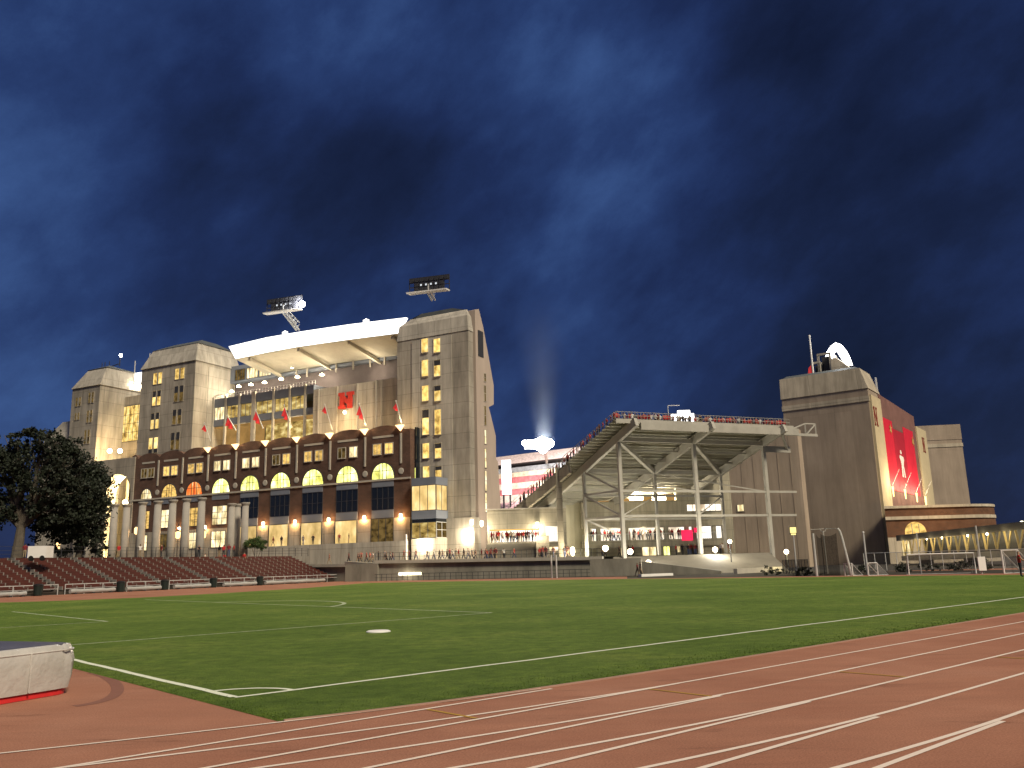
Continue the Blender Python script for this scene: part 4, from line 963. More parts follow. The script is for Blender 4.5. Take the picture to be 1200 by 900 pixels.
# globe lamps on the walls and on posts
def globe(x, y, Y, r, e, label, post=0.0, mat='bulb', halo=WARMW):
    p = onY(x, y, Y); t = Thing('globe_lamp', label, 'lamp', p-Vector((0,0,post)), 'round lamps along the concourse')
    mb = MB(); mb.ball(p, r, 1.0, 12); t.part('globe', mb, M[mat], smooth=True)
    mb = MB()
    if post: mb.tube([p-Vector((0,0,post)), p-Vector((0,0,r*.9))], .07, 6)
    else: mb.bar(p+Vector((0,r,0)), p+Vector((0,r+.8,.1)), .12)
    t.part('post' if post else 'bracket', mb, M['dark_metal']); t.light(p+Vector((0,-r-.35,0)), e, halo, r)
YL = EF.P(EF.u(495, 640, .8), .8, 0).y
globe(495.5,637.5,138.5,.62,1300,'big glaring round lamp right of the white flagstaff')
globe(548,628.5,138.8,.60,1200,'big glaring round lamp on the corner of the tall tower plinth')
globe(709.5,642.5,126,.42,1500,'round wall lamp left of the first steel post',0.0,'bulb',(1.0,.94,.80))
globe(738.5,646.5,129,.42,1600,'round wall lamp between two steel posts under lit concourse',0.0,'bulb',(1.0,.94,.80))
globe(760,660,116,.42,1300,'brightest low lamp on a post beside the ramp',1.6,'bulb',(1.0,.94,.80))
globe(838,644,121,.36,1100,'round post lamp right of the tall middle steel post',2.2,'bulb',(1.0,.94,.80))
globe(921.5,646.5,112,.30,500,'small yellow post lamp left of the lit sign',2.0,'bulb',(1.0,.85,.4))
globe(855.2,634.5,118,.28,120,'white lamp head high on a rear post',3.6)
p = onY(671, 646, 126); t = Thing('bollard_light', 'tall oval lit lamp standing on the walkway', 'lamp', p-Vector((0,0,.6))); mb = MB(); mb.lathe(p, [(.12,-.65),(.32,-.2),(.32,.35),(.1,.6)], 10); t.part('lamp_glass', mb, M['bulb']); t.light(p+Vector((0,-.9,0)), 900, WARMW, .3)
p = onY(476, 655, 136.5); mb = MB(); mb.tube([Vector((p.x,p.y,ZC-.3)), Vector((p.x,p.y,ZC+3.9))], .13, 8); mb.ball(Vector((p.x,p.y,ZC+3.9)), .16); solo('flagstaff', mb, M['white'], 'bright white staff lit by the round lamp beside it', 'pole', (p.x,p.y,ZC-.3))

# ================================================================== NORTH STEEL STAND
zn = SF.z(812, 516.6, 0); zf = SF.z(766.6, 552, -8.6)
slope = (zn-zf)/8.6
ns = Thing('steel_grandstand', 'steel grandstand seen from behind with raker beams and tall posts', 'grandstand', SF.P(10, -10, 0))
def zslab(w): return zn + .9 + slope*w if w > -14 else zn + .9 + slope*-14 + (w+14)*slope*.9
W_RIM = 4.6
near_px = [(724.4,516.6,723.5,673),(812,516.6,823.8,671.7),(893.8,519,907.8,663.6)]
far_px = [(683.7,549,688,650),(766.6,552,771,655),(843.6,553,855,660)]
nu = [SF.u(x, y, 0) for x, y, _, _ in near_px]; fu = [SF.u(x, y, -8.6) for x, y, _, _ in far_px]
sp_ = (nu[2]-nu[0])/2
nu = [nu[0]+sp_*k for k in range(3)]
for k, u in enumerate(nu):
    mb = MB(); mb.bar(SF.P(u, 0, -.2), SF.P(u, 0, zn), .50, .50, SF.n); mb.fbox(SF, u-.5, u+.5, -.5, .5, -.2, 1.1); ns.part('post', mb, M['steel'])
for k, u in enumerate(fu):
    mb = MB(); mb.bar(SF.P(u, -8.6, ZC-.4), SF.P(u, -8.6, zf), .40, .40, SF.n); ns.part('post', mb, M['steel'])
for k in range(3):
    a, b = SF.P(nu[k], 0, zn), SF.P(fu[k], -8.6, zf); d = (a-b)/8.6
    mb = MB(); mb.bar(b-d*16, a+d*(W_RIM-.4), .55, 1.15); ns.part('raker', mb, M['steel'])
    if k < 2:
        mb = MB(); mb.bar(SF.P(nu[k], 0, zn-.2), SF.P(fu[k+1], -8.6, zf-.2), .5, .6); ns.part('brace', mb, M['steel'])
dr = (nu[0]-fu[0])/8.6
def ruler(u, w): return u + dr*w            # the rakers run slightly skew of square
uL, uR = nu[0]-1.2, nu[2]+5.2
for w, z, hh in ((W_RIM-1.2, zslab(W_RIM-1.2)-1.0, 1.0), (0, zn-.1, .6), (-8.6, zf-.15, .6)):
    a = nu[0]+dr*w if w != 0 else nu[0]; b = nu[2]+dr*w+(3.4 if w > 1 else 0)
    mb = MB(); mb.bar(SF.P(a+(1.2 if w > 1 else 0), w, z), SF.P(b, w, z), .45, hh); ns.part('girder', mb, M['steel'])
for w in (-2.9, -5.7, -11.5, -14.5):
    mb = MB(); mb.bar(SF.P(ruler(nu[0], w), w, zn+slope*w-.05), SF.P(ruler(nu[2], w)+1, w, zn+slope*w-.05), .18, .26); ns.part('purlin', mb, M['steel'])
for k in range(2):
    mb = MB(); mb.bar(SF.P(fu[k], -8.6, zf-.3), SF.P(nu[k+1], -.1, SF.z(812, 575.6)), .16); mb.bar(SF.P(fu[k+1], -8.6, SF.z(812, 575.6)), SF.P(nu[k], -.1, SF.z(812, 604.2)), .14); ns.part('diagonal_brace', mb, M['steel'])
for y_, in ((575,), (603.6,)):
    z = SF.z(812, y_+.6, 0); e = SF.u(933, y_+1.5, 0)
    mb = MB(); mb.bar(SF.P(nu[0], .02, z), SF.P(e, .02, z), .26, .32); ns.part('rail_beam', mb, M['steel'])
    mb = MB(); mb.bar(SF.P(fu[0], -8.6, z+.05), SF.P(nu[0], -.2, z), .24, .3); ns.part('rail_beam', mb, M['steel'])
    mb = MB(); mb.bar(SF.P(fu[0], -8.6, z+.05), SF.P(fu[2], -8.6, z+.05), .24, .3); ns.part('rail_beam', mb, M['steel'])
z1_, z2_ = SF.z(812, 575.6), SF.z(812, 604.2)
mb = MB(); mb.bar(SF.P(fu[0], -8.6, zf-.3), SF.P(nu[0], -.1, z1_), .24); ns.part('diagonal_brace', mb, M['steel'])
mb = MB(); mb.bar(SF.P(fu[0], -8.6, z1_), SF.P(nu[0], -.1, z2_), .24); ns.part('diagonal_brace', mb, M['steel'])
mb = MB(); mb.bar(SF.P(fu[0], -8.6, z2_), SF.P(fu[0]+5, -6.5, ZC+2.5), .24); ns.part('diagonal_brace', mb, M['steel'])
# the stepped seating slab; left edge follows the photographed edge line on the slab's own plane
def edge_u(px_, py_):
    # intersect the viewing ray with the slab (iterate on w)
    w = -5.0
    for _ in range(40):
        u, z = SF.hit(px_, py_, w); dz = z - zslab(w); w += -dz*.6*(-1 if False else 1)/(slope+.35)*-1 if False else 0
        break
    lo_, hi_ = -60.0, 12.0
    f = lambda w: SF.hit(px_, py_, w)[1] - zslab(w)
    # scan for the crossing nearest the rim
    best = None; w = hi_
    while w > lo_:
        if f(w)*f(w-.25) <= 0: best = w-.125; break
        w -= .25
    return best, SF.hit(px_, py_, best)[0] if best is not None else None
e0 = edge_u(721, 491); e1 = edge_u(640, 560); e2 = edge_u(604, 594)
print('SLAB', slope, zn, zf, e0, e1, e2, zslab(W_RIM))
W_RIM = e0[0] if e0[0] else W_RIM
def left_u(w):
    wa, ua = e0; wb, ub = e2 if e2[0] else e1
    return ua + (ub-ua)*(w-wa)/(wb-wa)
right_u0 = SF.u(925, 498, W_RIM)
def right_u(w): return right_u0 + dr*(w-W_RIM)
STEP = .80; nst = int((W_RIM+42)/STEP)
mb = MB()
for k in range(nst):
    w1 = W_RIM - k*STEP; w0 = w1-STEP; z = zslab(w1); zb = zslab(w0)
    a, b = left_u((w0+w1)/2), right_u((w0+w1)/2)
    if b-a < 1: continue
    # tread plate and the riser below it: a stair seen from below
    mb.fbox(SF, a, b, w0, w1, z-.10, z); mb.fbox(SF, a, b, w0+.001, w0+.07, zb+.001, z-.102)
ns.part('seating_deck', mb, M['tread'])
mb = MB(); mb.fbox(SF, left_u(W_RIM), right_u(W_RIM)+.6, W_RIM+.02, W_RIM+.22, zslab(W_RIM)-.55, zslab(W_RIM)+.05); ns.part('rim_beam', mb, M['steel'])
mb = MB()
for k in range(60):
    f = k/59; u = left_u(W_RIM)+(right_u(W_RIM)-left_u(W_RIM))*f; mb.bar(SF.P(u, W_RIM+.1, zslab(W_RIM)), SF.P(u, W_RIM+.1, zslab(W_RIM)+1.05), .04)
for h in (.55, 1.05): mb.bar(SF.P(left_u(W_RIM), W_RIM+.1, zslab(W_RIM)+h), SF.P(right_u(W_RIM), W_RIM+.1, zslab(W_RIM)+h), .05)
ns.part('rim_railing', mb, M['steel'])
mb = MB(); wl = [W_RIM-.5-k*1.6 for k in range(26)]
for w in wl: p = SF.P(left_u(w), w, zslab(w)); mb.bar(p, p+Vector((0,0,1.05)), .05)
for h in (.55, 1.05): mb.bar(SF.P(left_u(wl[0]), wl[0], zslab(wl[0])+h), SF.P(left_u(wl[-1]), wl[-1], zslab(wl[-1])+h), .05)
ns.part('side_railing', mb, M['steel'])
# pale stringer along the lower left edge
wa, wb = edge_u(664, 541)[0], (e2[0] or -30)
mb = MB(); mb.bar(SF.P(left_u(wa)+.2, wa, zslab(wa)-1.0), SF.P(left_u(wb-1)+.2, wb-1, zslab(wb-1)-1.0), .5, 1.5); ns.part('side_stringer', mb, M['conc_g'])
# catwalk frame past the right end of the rim
zc_ = zslab(W_RIM-1)-.6; ru = right_u(W_RIM)
mb = MB(); ce = SF.u(957, 506, W_RIM-1.2)
for zz_ in (0, ): mb.bar(SF.P(ru-3, W_RIM-1.2, zc_), SF.P(ce, W_RIM-1.2, zc_), .3, .4)
c1_, c2_ = SF.u(943, 495, W_RIM-1.2), SF.u(955, 495, W_RIM-1.2); ht = 1.75
for a, b in (((ru-.3, .2), (c1_, ht)), ((c1_, ht), (c2_, ht)), ((c1_, 0), (c1_, ht)), ((c2_, 0), (c2_, ht)), ((c1_, 0), (c2_, ht)), ((ru+1, 0), (ru+1, .9))): mb.bar(SF.P(a[0], W_RIM-1.2, zc_+a[1]), SF.P(b[0], W_RIM-1.2, zc_+b[1]), .2)
mb.bar(SF.P(nu[2], 0, zn-.9), SF.P(SF.u(925, 522, 0), 0, zn-.9), .4, .9); mb.bar(SF.P(SF.u(922,522,0), 0, zn-.9), SF.P(ru-.5, W_RIM-1.2, zc_), .35)
ns.part('catwalk_frame', mb, M['steel'])
# more concrete columns under it, and the concourse building below
for x, y0_, y1_, Y in ((657,556,652,127),(642.5,566,599,140)):
    p = onY(x+1, y1_, Y); mb = MB(); mb.bar(Vector((p.x, p.y, 1.5)), Vector((p.x, p.y, onY(x, y0_, Y).z+1)), .85, .85, Vector((0,1,0))); ns.part('post', mb, M['conc_g'])
CF = Frame(onY(760, 650, 139), 84)
CU = lambda x, y=625, w=0: CF.u(x, y, w); CZ = lambda x, y, w=0: CF.z(x, y, w)
cb_ = Thing('concourse_block', 'concrete concourse block with a long lit opening under the steel grandstand', 'building', CF.P(0, -3, ZC-1))
xl, xr = CU(683), CU(856)
zA, zB, zC_, zD, zE = CZ(760, 587), CZ(760, 612), CZ(760, 617.5), CZ(760, 632.5), CZ(760, 641)
mb = MB(); mb.fbox(CF, xl, xr+.6, -1.2, 0, zC_, zA); mb.fbox(CF, xl, CU(850), -1.2, .25, zE, zD); mb.fbox(CF, CU(806), xr+.6, -1.2, -.01, ZC-2.5, zE-.003)
mb.fbox(CF, CU(850)+.002, xr+.6, -1.2, -.01, zE, zC_-.002)
cb_.part('wall', mb, M['conc_g'])
mb = MB(); mb.fbox(CF, xl, xr, -3.6, -3.4, zD, zC_); cb_.part('glowing_back_wall', mb, M['concourse_glow'])  # emissive wall in place of ceiling lamps
mb = MB(); mb.fbox(CF, xl-3, xr+.6, -3.7, -3.45, ZC-2.5, zE-.01); cb_.part('lower_wall', mb, M['conc_g'])
mb = MB(); mb.fbox(CF, xl, xr, -3.4, -1.0, zD-.3, zD); cb_.part('floor_slab', mb, M['conc_wall'])
for x in (690, 702, 735, 772, 782, 806, 815, 838, 850):
    mb = MB(); mb.fbox(CF, CU(x)-.28, CU(x)+.28, -1.1, -.12, zD+.002, zC_-.002); cb_.part('pier', mb, M['conc_g'])
mb = MB()
for k in range(70): u = xl+(xr-xl)*k/69; mb.fbox(CF, u-.025, u+.025, -.1, -.05, zD, zD+1.0)
mb.fbox(CF, xl, xr, -.1, -.04, zD+.95, zD+1.02); cb_.part('railing', mb, M['pale_steel'])
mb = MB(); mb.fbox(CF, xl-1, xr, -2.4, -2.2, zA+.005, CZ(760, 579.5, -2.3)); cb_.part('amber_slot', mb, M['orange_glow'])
mb = MB(); mb.fbox(CF, CU(795), xr+.6, -1.0, -.02, zA+.003, CZ(830, 553)); cb_.part('upper_wall', mb, M['conc_g'])
for x in (745, 771.5):
    p = CF.P(CU(x, 583, -1.8), -1.5, CZ(x, 583.2, -1.5)); mb = MB(); mb.bar(p-CF.r*1.1, p+CF.r*1.1, .5, .8); cb_.part('flood_lamp', mb, M['bulb']); cb_.light(p+CF.n*.9+Vector((0,0,.4)), 1500, (1.0,.86,.62), .5)
framed(cb_, CF, CF.cell(805, 591, 845, 598.5), .004, M['concourse_glow'], M['conc_g'], .12, 5, 0)
q = CF.cell(798, 621, 811, 633.5); mb = MB(); mb.fbox(CF, q[0], q[1], .28, .4, q[2], q[3]); cb_.part('red_screen', mb, M['screen_red'])
q = CF.cell(813, 618.5, 818, 624); mb = MB(); mb.fbox(CF, q[0], q[1], .1, .2, q[2], q[3]); cb_.part('red_screen', mb, M['screen_red'])
for x0, y0, x1, y1, k in ((778,640.5,785,657,'win_lime'),(753,641,769,655,'win_pale'),(728,642,732,652,'win_pale'),(794,640,797,647,'win_pale')):
    q = CF.cell(x0, y0, x1, y1, -3.4); framed(cb_, CF, q, -3.44, M[k], M['conc_g'], .1, 1, 0, name='door')
# drum-like concrete stair core left of it
dc = onY(674, 640, 140); mb = MB(); zt_ = onY(672, 587, 138).z
n = 20
mb.lathe(Vector((dc.x, dc.y+3, ZC-1)), [(3.3, 0), (3.3, zt_-ZC+1)], 28)
solo('stair_core', mb, surf('ribbed_tan_concrete', (.40,.37,.26), .2, .5, .85, streak=True), 'round tan concrete stair core left of the lit concourse', 'stair tower', (dc.x, dc.y+3, ZC-1))
lamp(onY(671, 652, 134), 160, (1.0,.9,.5), .3).name = 'core_lamp_light'
lamp(CF.P(CU(720), -1.2, zC_-.3), 260, WARMW, .4); lamp(CF.P(CU(755), -1.2, zC_-.3), 260, WARMW, .4)
lamp(CF.P(CU(645), -2.0, zE+1), 200, WARMW, .4)
# tall concrete wall behind the posts on the right
YW = Frame(onY(905, 655, 152), 121); mb = MB(); mb.fbox(YW, YW.u(846, 620), YW.u(945, 620), -3, 0, 0, YW.z(900, 505))
for k in range(14):
    u = YW.u(846, 620) + k*2.2; 
    if u > YW.u(945, 620): break
    u = u; mb.fbox(YW, u, u+.10, .002, .05, 0, YW.z(900, 505)-.2)
rbw = Thing('ribbed_wall', 'tall brown ribbed concrete wall behind the right steel posts', 'wall', YW.P(YW.u(900, 650), -1.5, 0)); rbw.part('wall', mb, M['conc_r'])
framed(rbw, YW, YW.cell(864.5, 591.5, 871.5, 599), .002, M['win_pale'], M['conc_g'], .12, 0, 0)
# low wall, ramp and low barrier in front
LWp = [Vector((onY(x, 675, y_).x, y_, 0)) for x, y_ in ((692, 112.5), (752, 111.0))]
lw = Thing('ramp_wall', 'low stained concrete wall and sloping ramp under the steel posts', 'wall', (LWp[0]+LWp[1])/2)
mb = MB(); d = (LWp[1]-LWp[0]).normalized(); nrm = Vector((d.y, -d.x, 0))
mb.hexa([LWp[0], LWp[1], LWp[1]-nrm*.5, LWp[0]-nrm*.5] + [p+Vector((0,0,2.2)) for p in (LWp[0], LWp[1], LWp[1]-nrm*.5, LWp[0]-nrm*.5)])
lw.part('wall', mb, M['conc_wall'])
r0_, r1_ = [Vector((onY(x, 672, y_).x, y_, 0)) for x, y_ in ((752.5, 110.6), (845, 108))]
mb = MB(); d = (r1_-r0_); n_ = Vector((d.y, -d.x, 0)).normalized()
mb.hexa([r0_-n_*.1, r1_-n_*.1, r1_-n_*4, r0_-n_*4, r0_-n_*.1+Vector((0,0,1.75)), r1_-n_*.1+Vector((0,0,.35)), r1_-n_*4+Vector((0,0,.35)), r0_-n_*4+Vector((0,0,1.75))]); lw.part('ramp', mb, M['conc_wall'])
mb = MB(); a_, b_ = onZ(750, 676), onZ(787, 674.5); mb.bar(a_+Vector((0,0,.15)), b_+Vector((0,0,.15)), .6, .3); lw.part('kerb_step', mb, M['white'])
mb = MB(); a_, b_ = onZ(862, 672.5), onZ(915, 669.5); mb.bar(a_+Vector((0,0,.3)), b_+Vector((0,0,.3)), .5, .6); solo('low_barrier', mb, M['stone'], 'low pale concrete barrier near the right steel post', 'barrier', a_)
mb = MB(); mb.add([(13.2,118.9,2.5),(36,123.3,2.5),(36,115,.02),(13.2,112.5,.02),(22,112,.02)], [(3,4,2,1,0)]); struct('sloping_pavement', mb, M['paving'])
# spectators: rim, side edge, lit concourse, ground level
for k in range(62):
    f = (k+.5+R.uniform(-.42,.42))/62; u = left_u(W_RIM)+.4+(right_u(W_RIM)-left_u(W_RIM)-.6)*f; col = R.choice(CROWDCOL)
    ps = R.choice(('stand','stand','stand','lean','raise' if R.random() < .35 else 'stand'))
    person(SF.P(u, W_RIM-.55-R.random()*.3, zslab(W_RIM)-.62), R.uniform(-.5,.5)+(math.pi if R.random() < .3 else 0)-.4, col,
           f'spectator in {col} standing along the flat top rim of the grandstand', 'spectators on the grandstand rim', ps)
for k in range(46):
    w = W_RIM-1.0-k*.78 - R.uniform(0,.3); col = R.choice(CROWDCOL)
    if w < (e2[0] or -30): break
    person(SF.P(left_u(w)+.5+R.random()*.3, w, zslab(w)), R.uniform(1,2.4), col, f'spectator in {col} on the descending left edge of the grandstand', 'spectators down the grandstand edge', R.choice(('stand','stand','lean')))
for k in range(44):
    f = (k+.5+R.uniform(-.4,.4))/44; u = CU(691)+(CU(806)-CU(691))*f; col = R.choice(CROWDCOL)
    person(CF.P(u, R.uniform(-1.9,-.5) if R.random() < .7 else -2.6, zD), R.uniform(0,6.28), col, f'spectator in {col} in the lit opening under the steel grandstand', 'people in the lit concourse opening', R.choice(('stand','walk','lean')))
for k in range(24):
    u = GU(574.5)+(GU(631)-GU(574.5))*(k+R.random()*.8)/24; col = R.choice(CROWDCOL)
    person(GF.P(u, R.uniform(-3.2,-.4), ob_), R.uniform(0,6.28), col, f'spectator in {col} in the wide gate house opening', 'people in the gate house opening', R.choice(('stand','walk')))
for k in range(26):
    x = R.choice((R.uniform(700,752), R.uniform(790,826), R.uniform(800,830), R.uniform(842,856))); col = R.choice(CROWDCOL+['black']*5)
    p = CF.P(CU(x, 648, .6), R.uniform(.3,1.6), 2.53); person(p, R.uniform(0,6.28), col, f'person in {col} on the shadowed ground below the concourse opening', 'people below the concourse opening', R.choice(('stand','walk')))
# walkers on the walkway, each told apart by place
wk = [(443.5,'black','just right of the walkway start'),(451,'grey','second from the left end of the walkway'),(473.5,'red','left of the white staff'),(479.5,'red','right of the white staff, by the lamp'),(487.5,'maroon','below the big round lamp'),
      (500.5,'black','right of the round lamp against the pale wall'),(508.5,'white','under the glass bay corner'),(515,'black','left end of the dense walkway group'),(518.5,'grey','in dark trousers, left part of the walkway group'),(524,'black','left of a white shirted walker'),(527,'maroon','behind the first black shirts'),(530.5,'white','among dark shirts in the walkway group'),
      (534.5,'black','centre of the walkway group'),(537.5,'red','only red shirt in the dense group'),(543.5,'black','below the plinth lamp, left'),(548.5,'white','below the plinth lamp'),(553,'grey','right of the plinth lamp'),(557,'black','at the right end of the dense group')]
for i, (x, col, where) in enumerate(wk):
    Y = 133.5 + (i % 3)*.7; p = onY(x, 652, Y); person((p.x, p.y, 2.75), R.choice((1.57,-1.57))+R.uniform(-.5,.5), col, f'walker in {col} {where}', 'walkers on the concourse walkway', R.choice(('walk','walk','stand')))
for i in range(30):
    x = R.choice((R.uniform(562,585), R.uniform(578,612), R.uniform(630,645), R.uniform(645,690))); col = R.choice(['red']*7+['maroon']*2+['white','black','black','grey','tan']); p = onY(x, 652, R.uniform(125,131))
    person((p.x, p.y, 2.53), R.uniform(0,6.28), col, f'person in {col} crossing the walkway below the gate house', 'people below the gate house', R.choice(('walk','stand')))
for x, col, wh in ((358.5,'red','in the leftmost lit lobby'),(362,'maroon','in red-lit lobby, right of the red shirt'),(358.5+0,'black','behind the red shirt in the lobby'),):
    pass
for i in (4,5,6,7):
    c = (pu[i]+pu[i+1])/2
    for k, col in enumerate(('black','maroon') if i != 6 else ('black','grey')):
        person(EF.P(c+(-.9 if k else .9)+R.uniform(-.4,.4), .75, 6.08), R.uniform(0,6.28), col, f'person in {col} before lit lobby opening ' + {4:'nearest the shrub',5:'second from the shrub',6:'third from the shrub',7:'next to the dark glass opening'}[i], 'people at the lit lobby openings', 'walk' if k else 'stand')
mb = MB(); mb.fbox(EF, pu[4], u_right+.2, .25, 1.4, ZC-2, 6.05); hall.part('lobby_terrace', mb, M['conc_pale'])
# ground walkers by the tree and the ramp
for i in range(14):
    x = R.uniform(112, 292); col = R.choice(CROWDCOL+['black']*4); p = CFm.P(CFm.u(x, 645, -5), -5-R.random()*2, ZC); person(p, R.uniform(0,6.28), col, f'person in {col} behind the stone columns before the brick hall', 'people among the stone columns', R.choice(('walk','stand')))
for i in range(12):
    x = R.uniform(385, 470); col = R.choice(CROWDCOL+['black']*4); p = onY(x, 652, 134.5); person((p.x, p.y+R.uniform(-.5,1.5), 2.6), R.choice((1.57,-1.57)), col, f'person in {col} walking at the foot of the brick hall', 'people at the foot of the brick hall', 'walk')
for x, y, col, lab in ((747.5,671,'maroon','person in maroon beside the bright ramp lamp'),(751,671,'black','person in black beside the bright ramp lamp')):
    p = onZ(x, y+4.2, 0); person(p, 1, col, lab, None, 'walk')

# ================================================================== BOWL INTERIOR seen through the gap
fs = Thing('far_grandstand', 'far floodlit grandstand in pink and white tiers through the gap', 'grandstand', (20, 262, 0))
YF = 262.0
tiers = [(518,545,'upper deck',(.62,.50,.47),0),(545,551,'',(.30,.30,.31),3),(551,556.5,'',(.72,.60,.42),3.5),(556.5,563.5,'',(.55,.16,.17),4),(563.5,570.5,'',(.72,.62,.48),5),(570.5,577.5,'',(.52,.15,.16),6),(577.5,586,'',(.70,.62,.52),7),(586,622,'',(.60,.36,.36),8)]
nm = ['upper_deck','press_band','suite_band','red_band','suite_band','red_band','suite_band','lower_deck']
FF = Frame(onY(640, 640, 262), 128)
for k, (y0, y1, _, c, fwd) in enumerate(tiers):
    w = fwd*3.0; u0, u1 = FF.u(560, 560, w)-12, FF.u(760, 560, w)+10; zt1, zb1 = FF.z(620, y0+13 if k == 0 else y0+1, w), FF.z(620, y1+1, w)
    mb = MB(); dp = 9 if k in (0, 7) else .3; P = FF.P
    mb.hexa([P(u0,w+dp,zb1),P(u1,w+dp,zb1),P(u1,-6,zb1),P(u0,-6,zb1),P(u0,w,zt1),P(u1,w,zt1),P(u1,-6,zt1),P(u0,-6,zt1)])
    m_ = surf('far_tier_%d' % k, c, .5, 1.4 if k in (0,7) else .8, .8); fs.part(nm[k], mb, m_)
lamp_aim = Vector((8, 255, 25))
fl = Thing('floodlight_bank', 'blinding white floodlight bank above the far grandstand', 'floodlight', onY(636, 545, 225))
p = onY(634, 521, 225); mb = MB(); mb.zprism([],0,0) if False else None
for dx, dz, r in ((-4.4,.55,.75),(-3.3,.5,.85),(-2.2,.35,1.0),(-1.1,.1,1.45),(0,0,1.8),(1.2,.1,1.65),(2.3,.3,1.2),(.5,-1.3,1.1),(.2,1.2,1.0)): mb.ball(p+Vector((dx,0,dz)), r)  # balls swollen past the lamps to draw their glare
_ = 0; fl.part('lamp_array', mb, M['bulb_white'])
mb = MB(); mb.tube([Vector((p.x+1, p.y+2, p.z)), Vector((p.x+3, p.y+36, p.z-3))], .4, 8); mb.bar(p+Vector((-4.5,.9,0)), p+Vector((2.5,.9,0)), .3, 2.0); fl.part('mast', mb, M['pale_steel'])
fl.light((p.x, p.y+4, p.z+4), 34000, (1.0,.96,.95), 2.0, 'SPOT', Vector((p.x+6, 262, 18)), 120, .8)
lamp((10, 205, 30), 24000, (1.0,.95,.93), 3.0, 'SPOT', (14, 262, 16), 90, .7).name = 'bowl_floodlight_light'
fl.light((p.x-8, p.y-25, p.z+2), 22000, (1.0,.95,.95), 1.5, 'SPOT', EF.P(tu1+1, -20, 18), 50, .6)
sbp = [onY(588.5, 579, 236), onY(598.5, 539, 236)]; mb = MB(); mb.hexa([Vector((sbp[0].x,236,sbp[0].z)),Vector((sbp[1].x,236,sbp[0].z)),Vector((sbp[1].x,237.5,sbp[0].z)),Vector((sbp[0].x,237.5,sbp[0].z)),Vector((sbp[0].x,236,sbp[1].z)),Vector((sbp[1].x,236,sbp[1].z)),Vector((sbp[1].x,237.5,sbp[1].z)),Vector((sbp[0].x,237.5,sbp[1].z))])
sc_ = Thing('video_screen', 'tall bright white video screen inside the bowl', 'screen', (sbp[0].x, 236, 0)); sc_.part('screen', mb, emit('white_screen', (1,.98,.98), 3.0)); mb = MB()
for s in (sbp[0].x+.4, sbp[1].x-.4): mb.bar((s, 237.8, 0), (s, 237.8, sbp[1].z), .4)
sc_.part('frame', mb, M['dark_metal'])
m_, nt_, out_ = newmat('beam_mist_cone'); pv = N(nt_, 'VolumePrincipled'); pv.inputs['Color'].default_value = (.8,.9,1,1); pv.inputs['Anisotropy'].default_value = 0
tc_ = N(nt_, 'TexCoord'); sx_ = N(nt_, 'SeparateXYZ'); L(nt_, tc_.outputs['Generated'], sx_.inputs[0])
def _m(op, a, b=None, cl=False):
    n_ = N(nt_, 'Math', operation=op, use_clamp=cl)
    for i_, v_ in enumerate((a, b)):
        if v_ is None: continue
        if isinstance(v_, (int, float)): n_.inputs[i_].default_value = v_
        else: L(nt_, v_, n_.inputs[i_])
    return n_.outputs[0]
dx_ = _m('MULTIPLY', _m('SUBTRACT', sx_.outputs[0], .5), 2.0); dy_ = _m('MULTIPLY', _m('SUBTRACT', sx_.outputs[1], .5), 2.0)
rr_ = _m('SQRT', _m('ADD', _m('MULTIPLY', dx_, dx_), _m('MULTIPLY', dy_, dy_))); wd_ = _m('ADD', _m('MULTIPLY', sx_.outputs[2], .75), .25)
fall = _m('SUBTRACT', 1.0, _m('DIVIDE', rr_, wd_), True); up__ = _m('SUBTRACT', 1.0, sx_.outputs[2], True)
L(nt_, _m('MULTIPLY', _m('MULTIPLY', _m('MULTIPLY', fall, fall), _m('MULTIPLY', up__, up__)), .085), pv.inputs['Density']); L(nt_, pv.outputs[0], out_.inputs['Volume'])
q = onY(634, 521, 225); mb = MB(); mb.lathe((q.x+1, q.y, q.z+.8), [(3.0, 0), (12.0, 42)], 20); struct('beam_mist_cone', mb, m_, kind='stuff')  # mist added only inside a cone, shaped to draw the light beam
fl.light((q.x+1, q.y, q.z+1.2), 60000, COOL, .6, 'SPOT', Vector((q.x+4, q.y, q.z+40)), 34, .9)  # upward spot added to light the beam cone
# lit thing glowing beyond the rim
p0, p1 = onY(787, 492, 150), onY(812, 484, 150); mb = MB(); mb.bar(Vector((p0.x,150,p0.z+.2)), Vector((p1.x,150,p0.z+.2)), 1.4, 1.5); mb.bar(Vector((p0.x+1.2,150,p0.z+1.2)), Vector((p1.x-.6,150,p0.z+1.2)), .8, .8)
t = Thing('rim_floodlights', 'glaring floodlights just beyond the grandstand rim', 'floodlight', (p0.x,150,p0.z-8)); t.part('lamp_array', mb, emit('rim_lamp', (1,.98,.95), 5)); mb = MB(); mb.tube([((p0.x+p1.x)/2,150.8,p0.z-12), ((p0.x+p1.x)/2,150.8,p0.z)], .3, 6); mb.bar((p0.x-.5,150,p0.z-.5), (p0.x-.5,150,p0.z+2.6), .12); mb.bar((p0.x-.5,150,p0.z+2.6), (p0.x+1.6,150,p0.z+2.6), .12); t.part('frame', mb, M['pale_steel'])

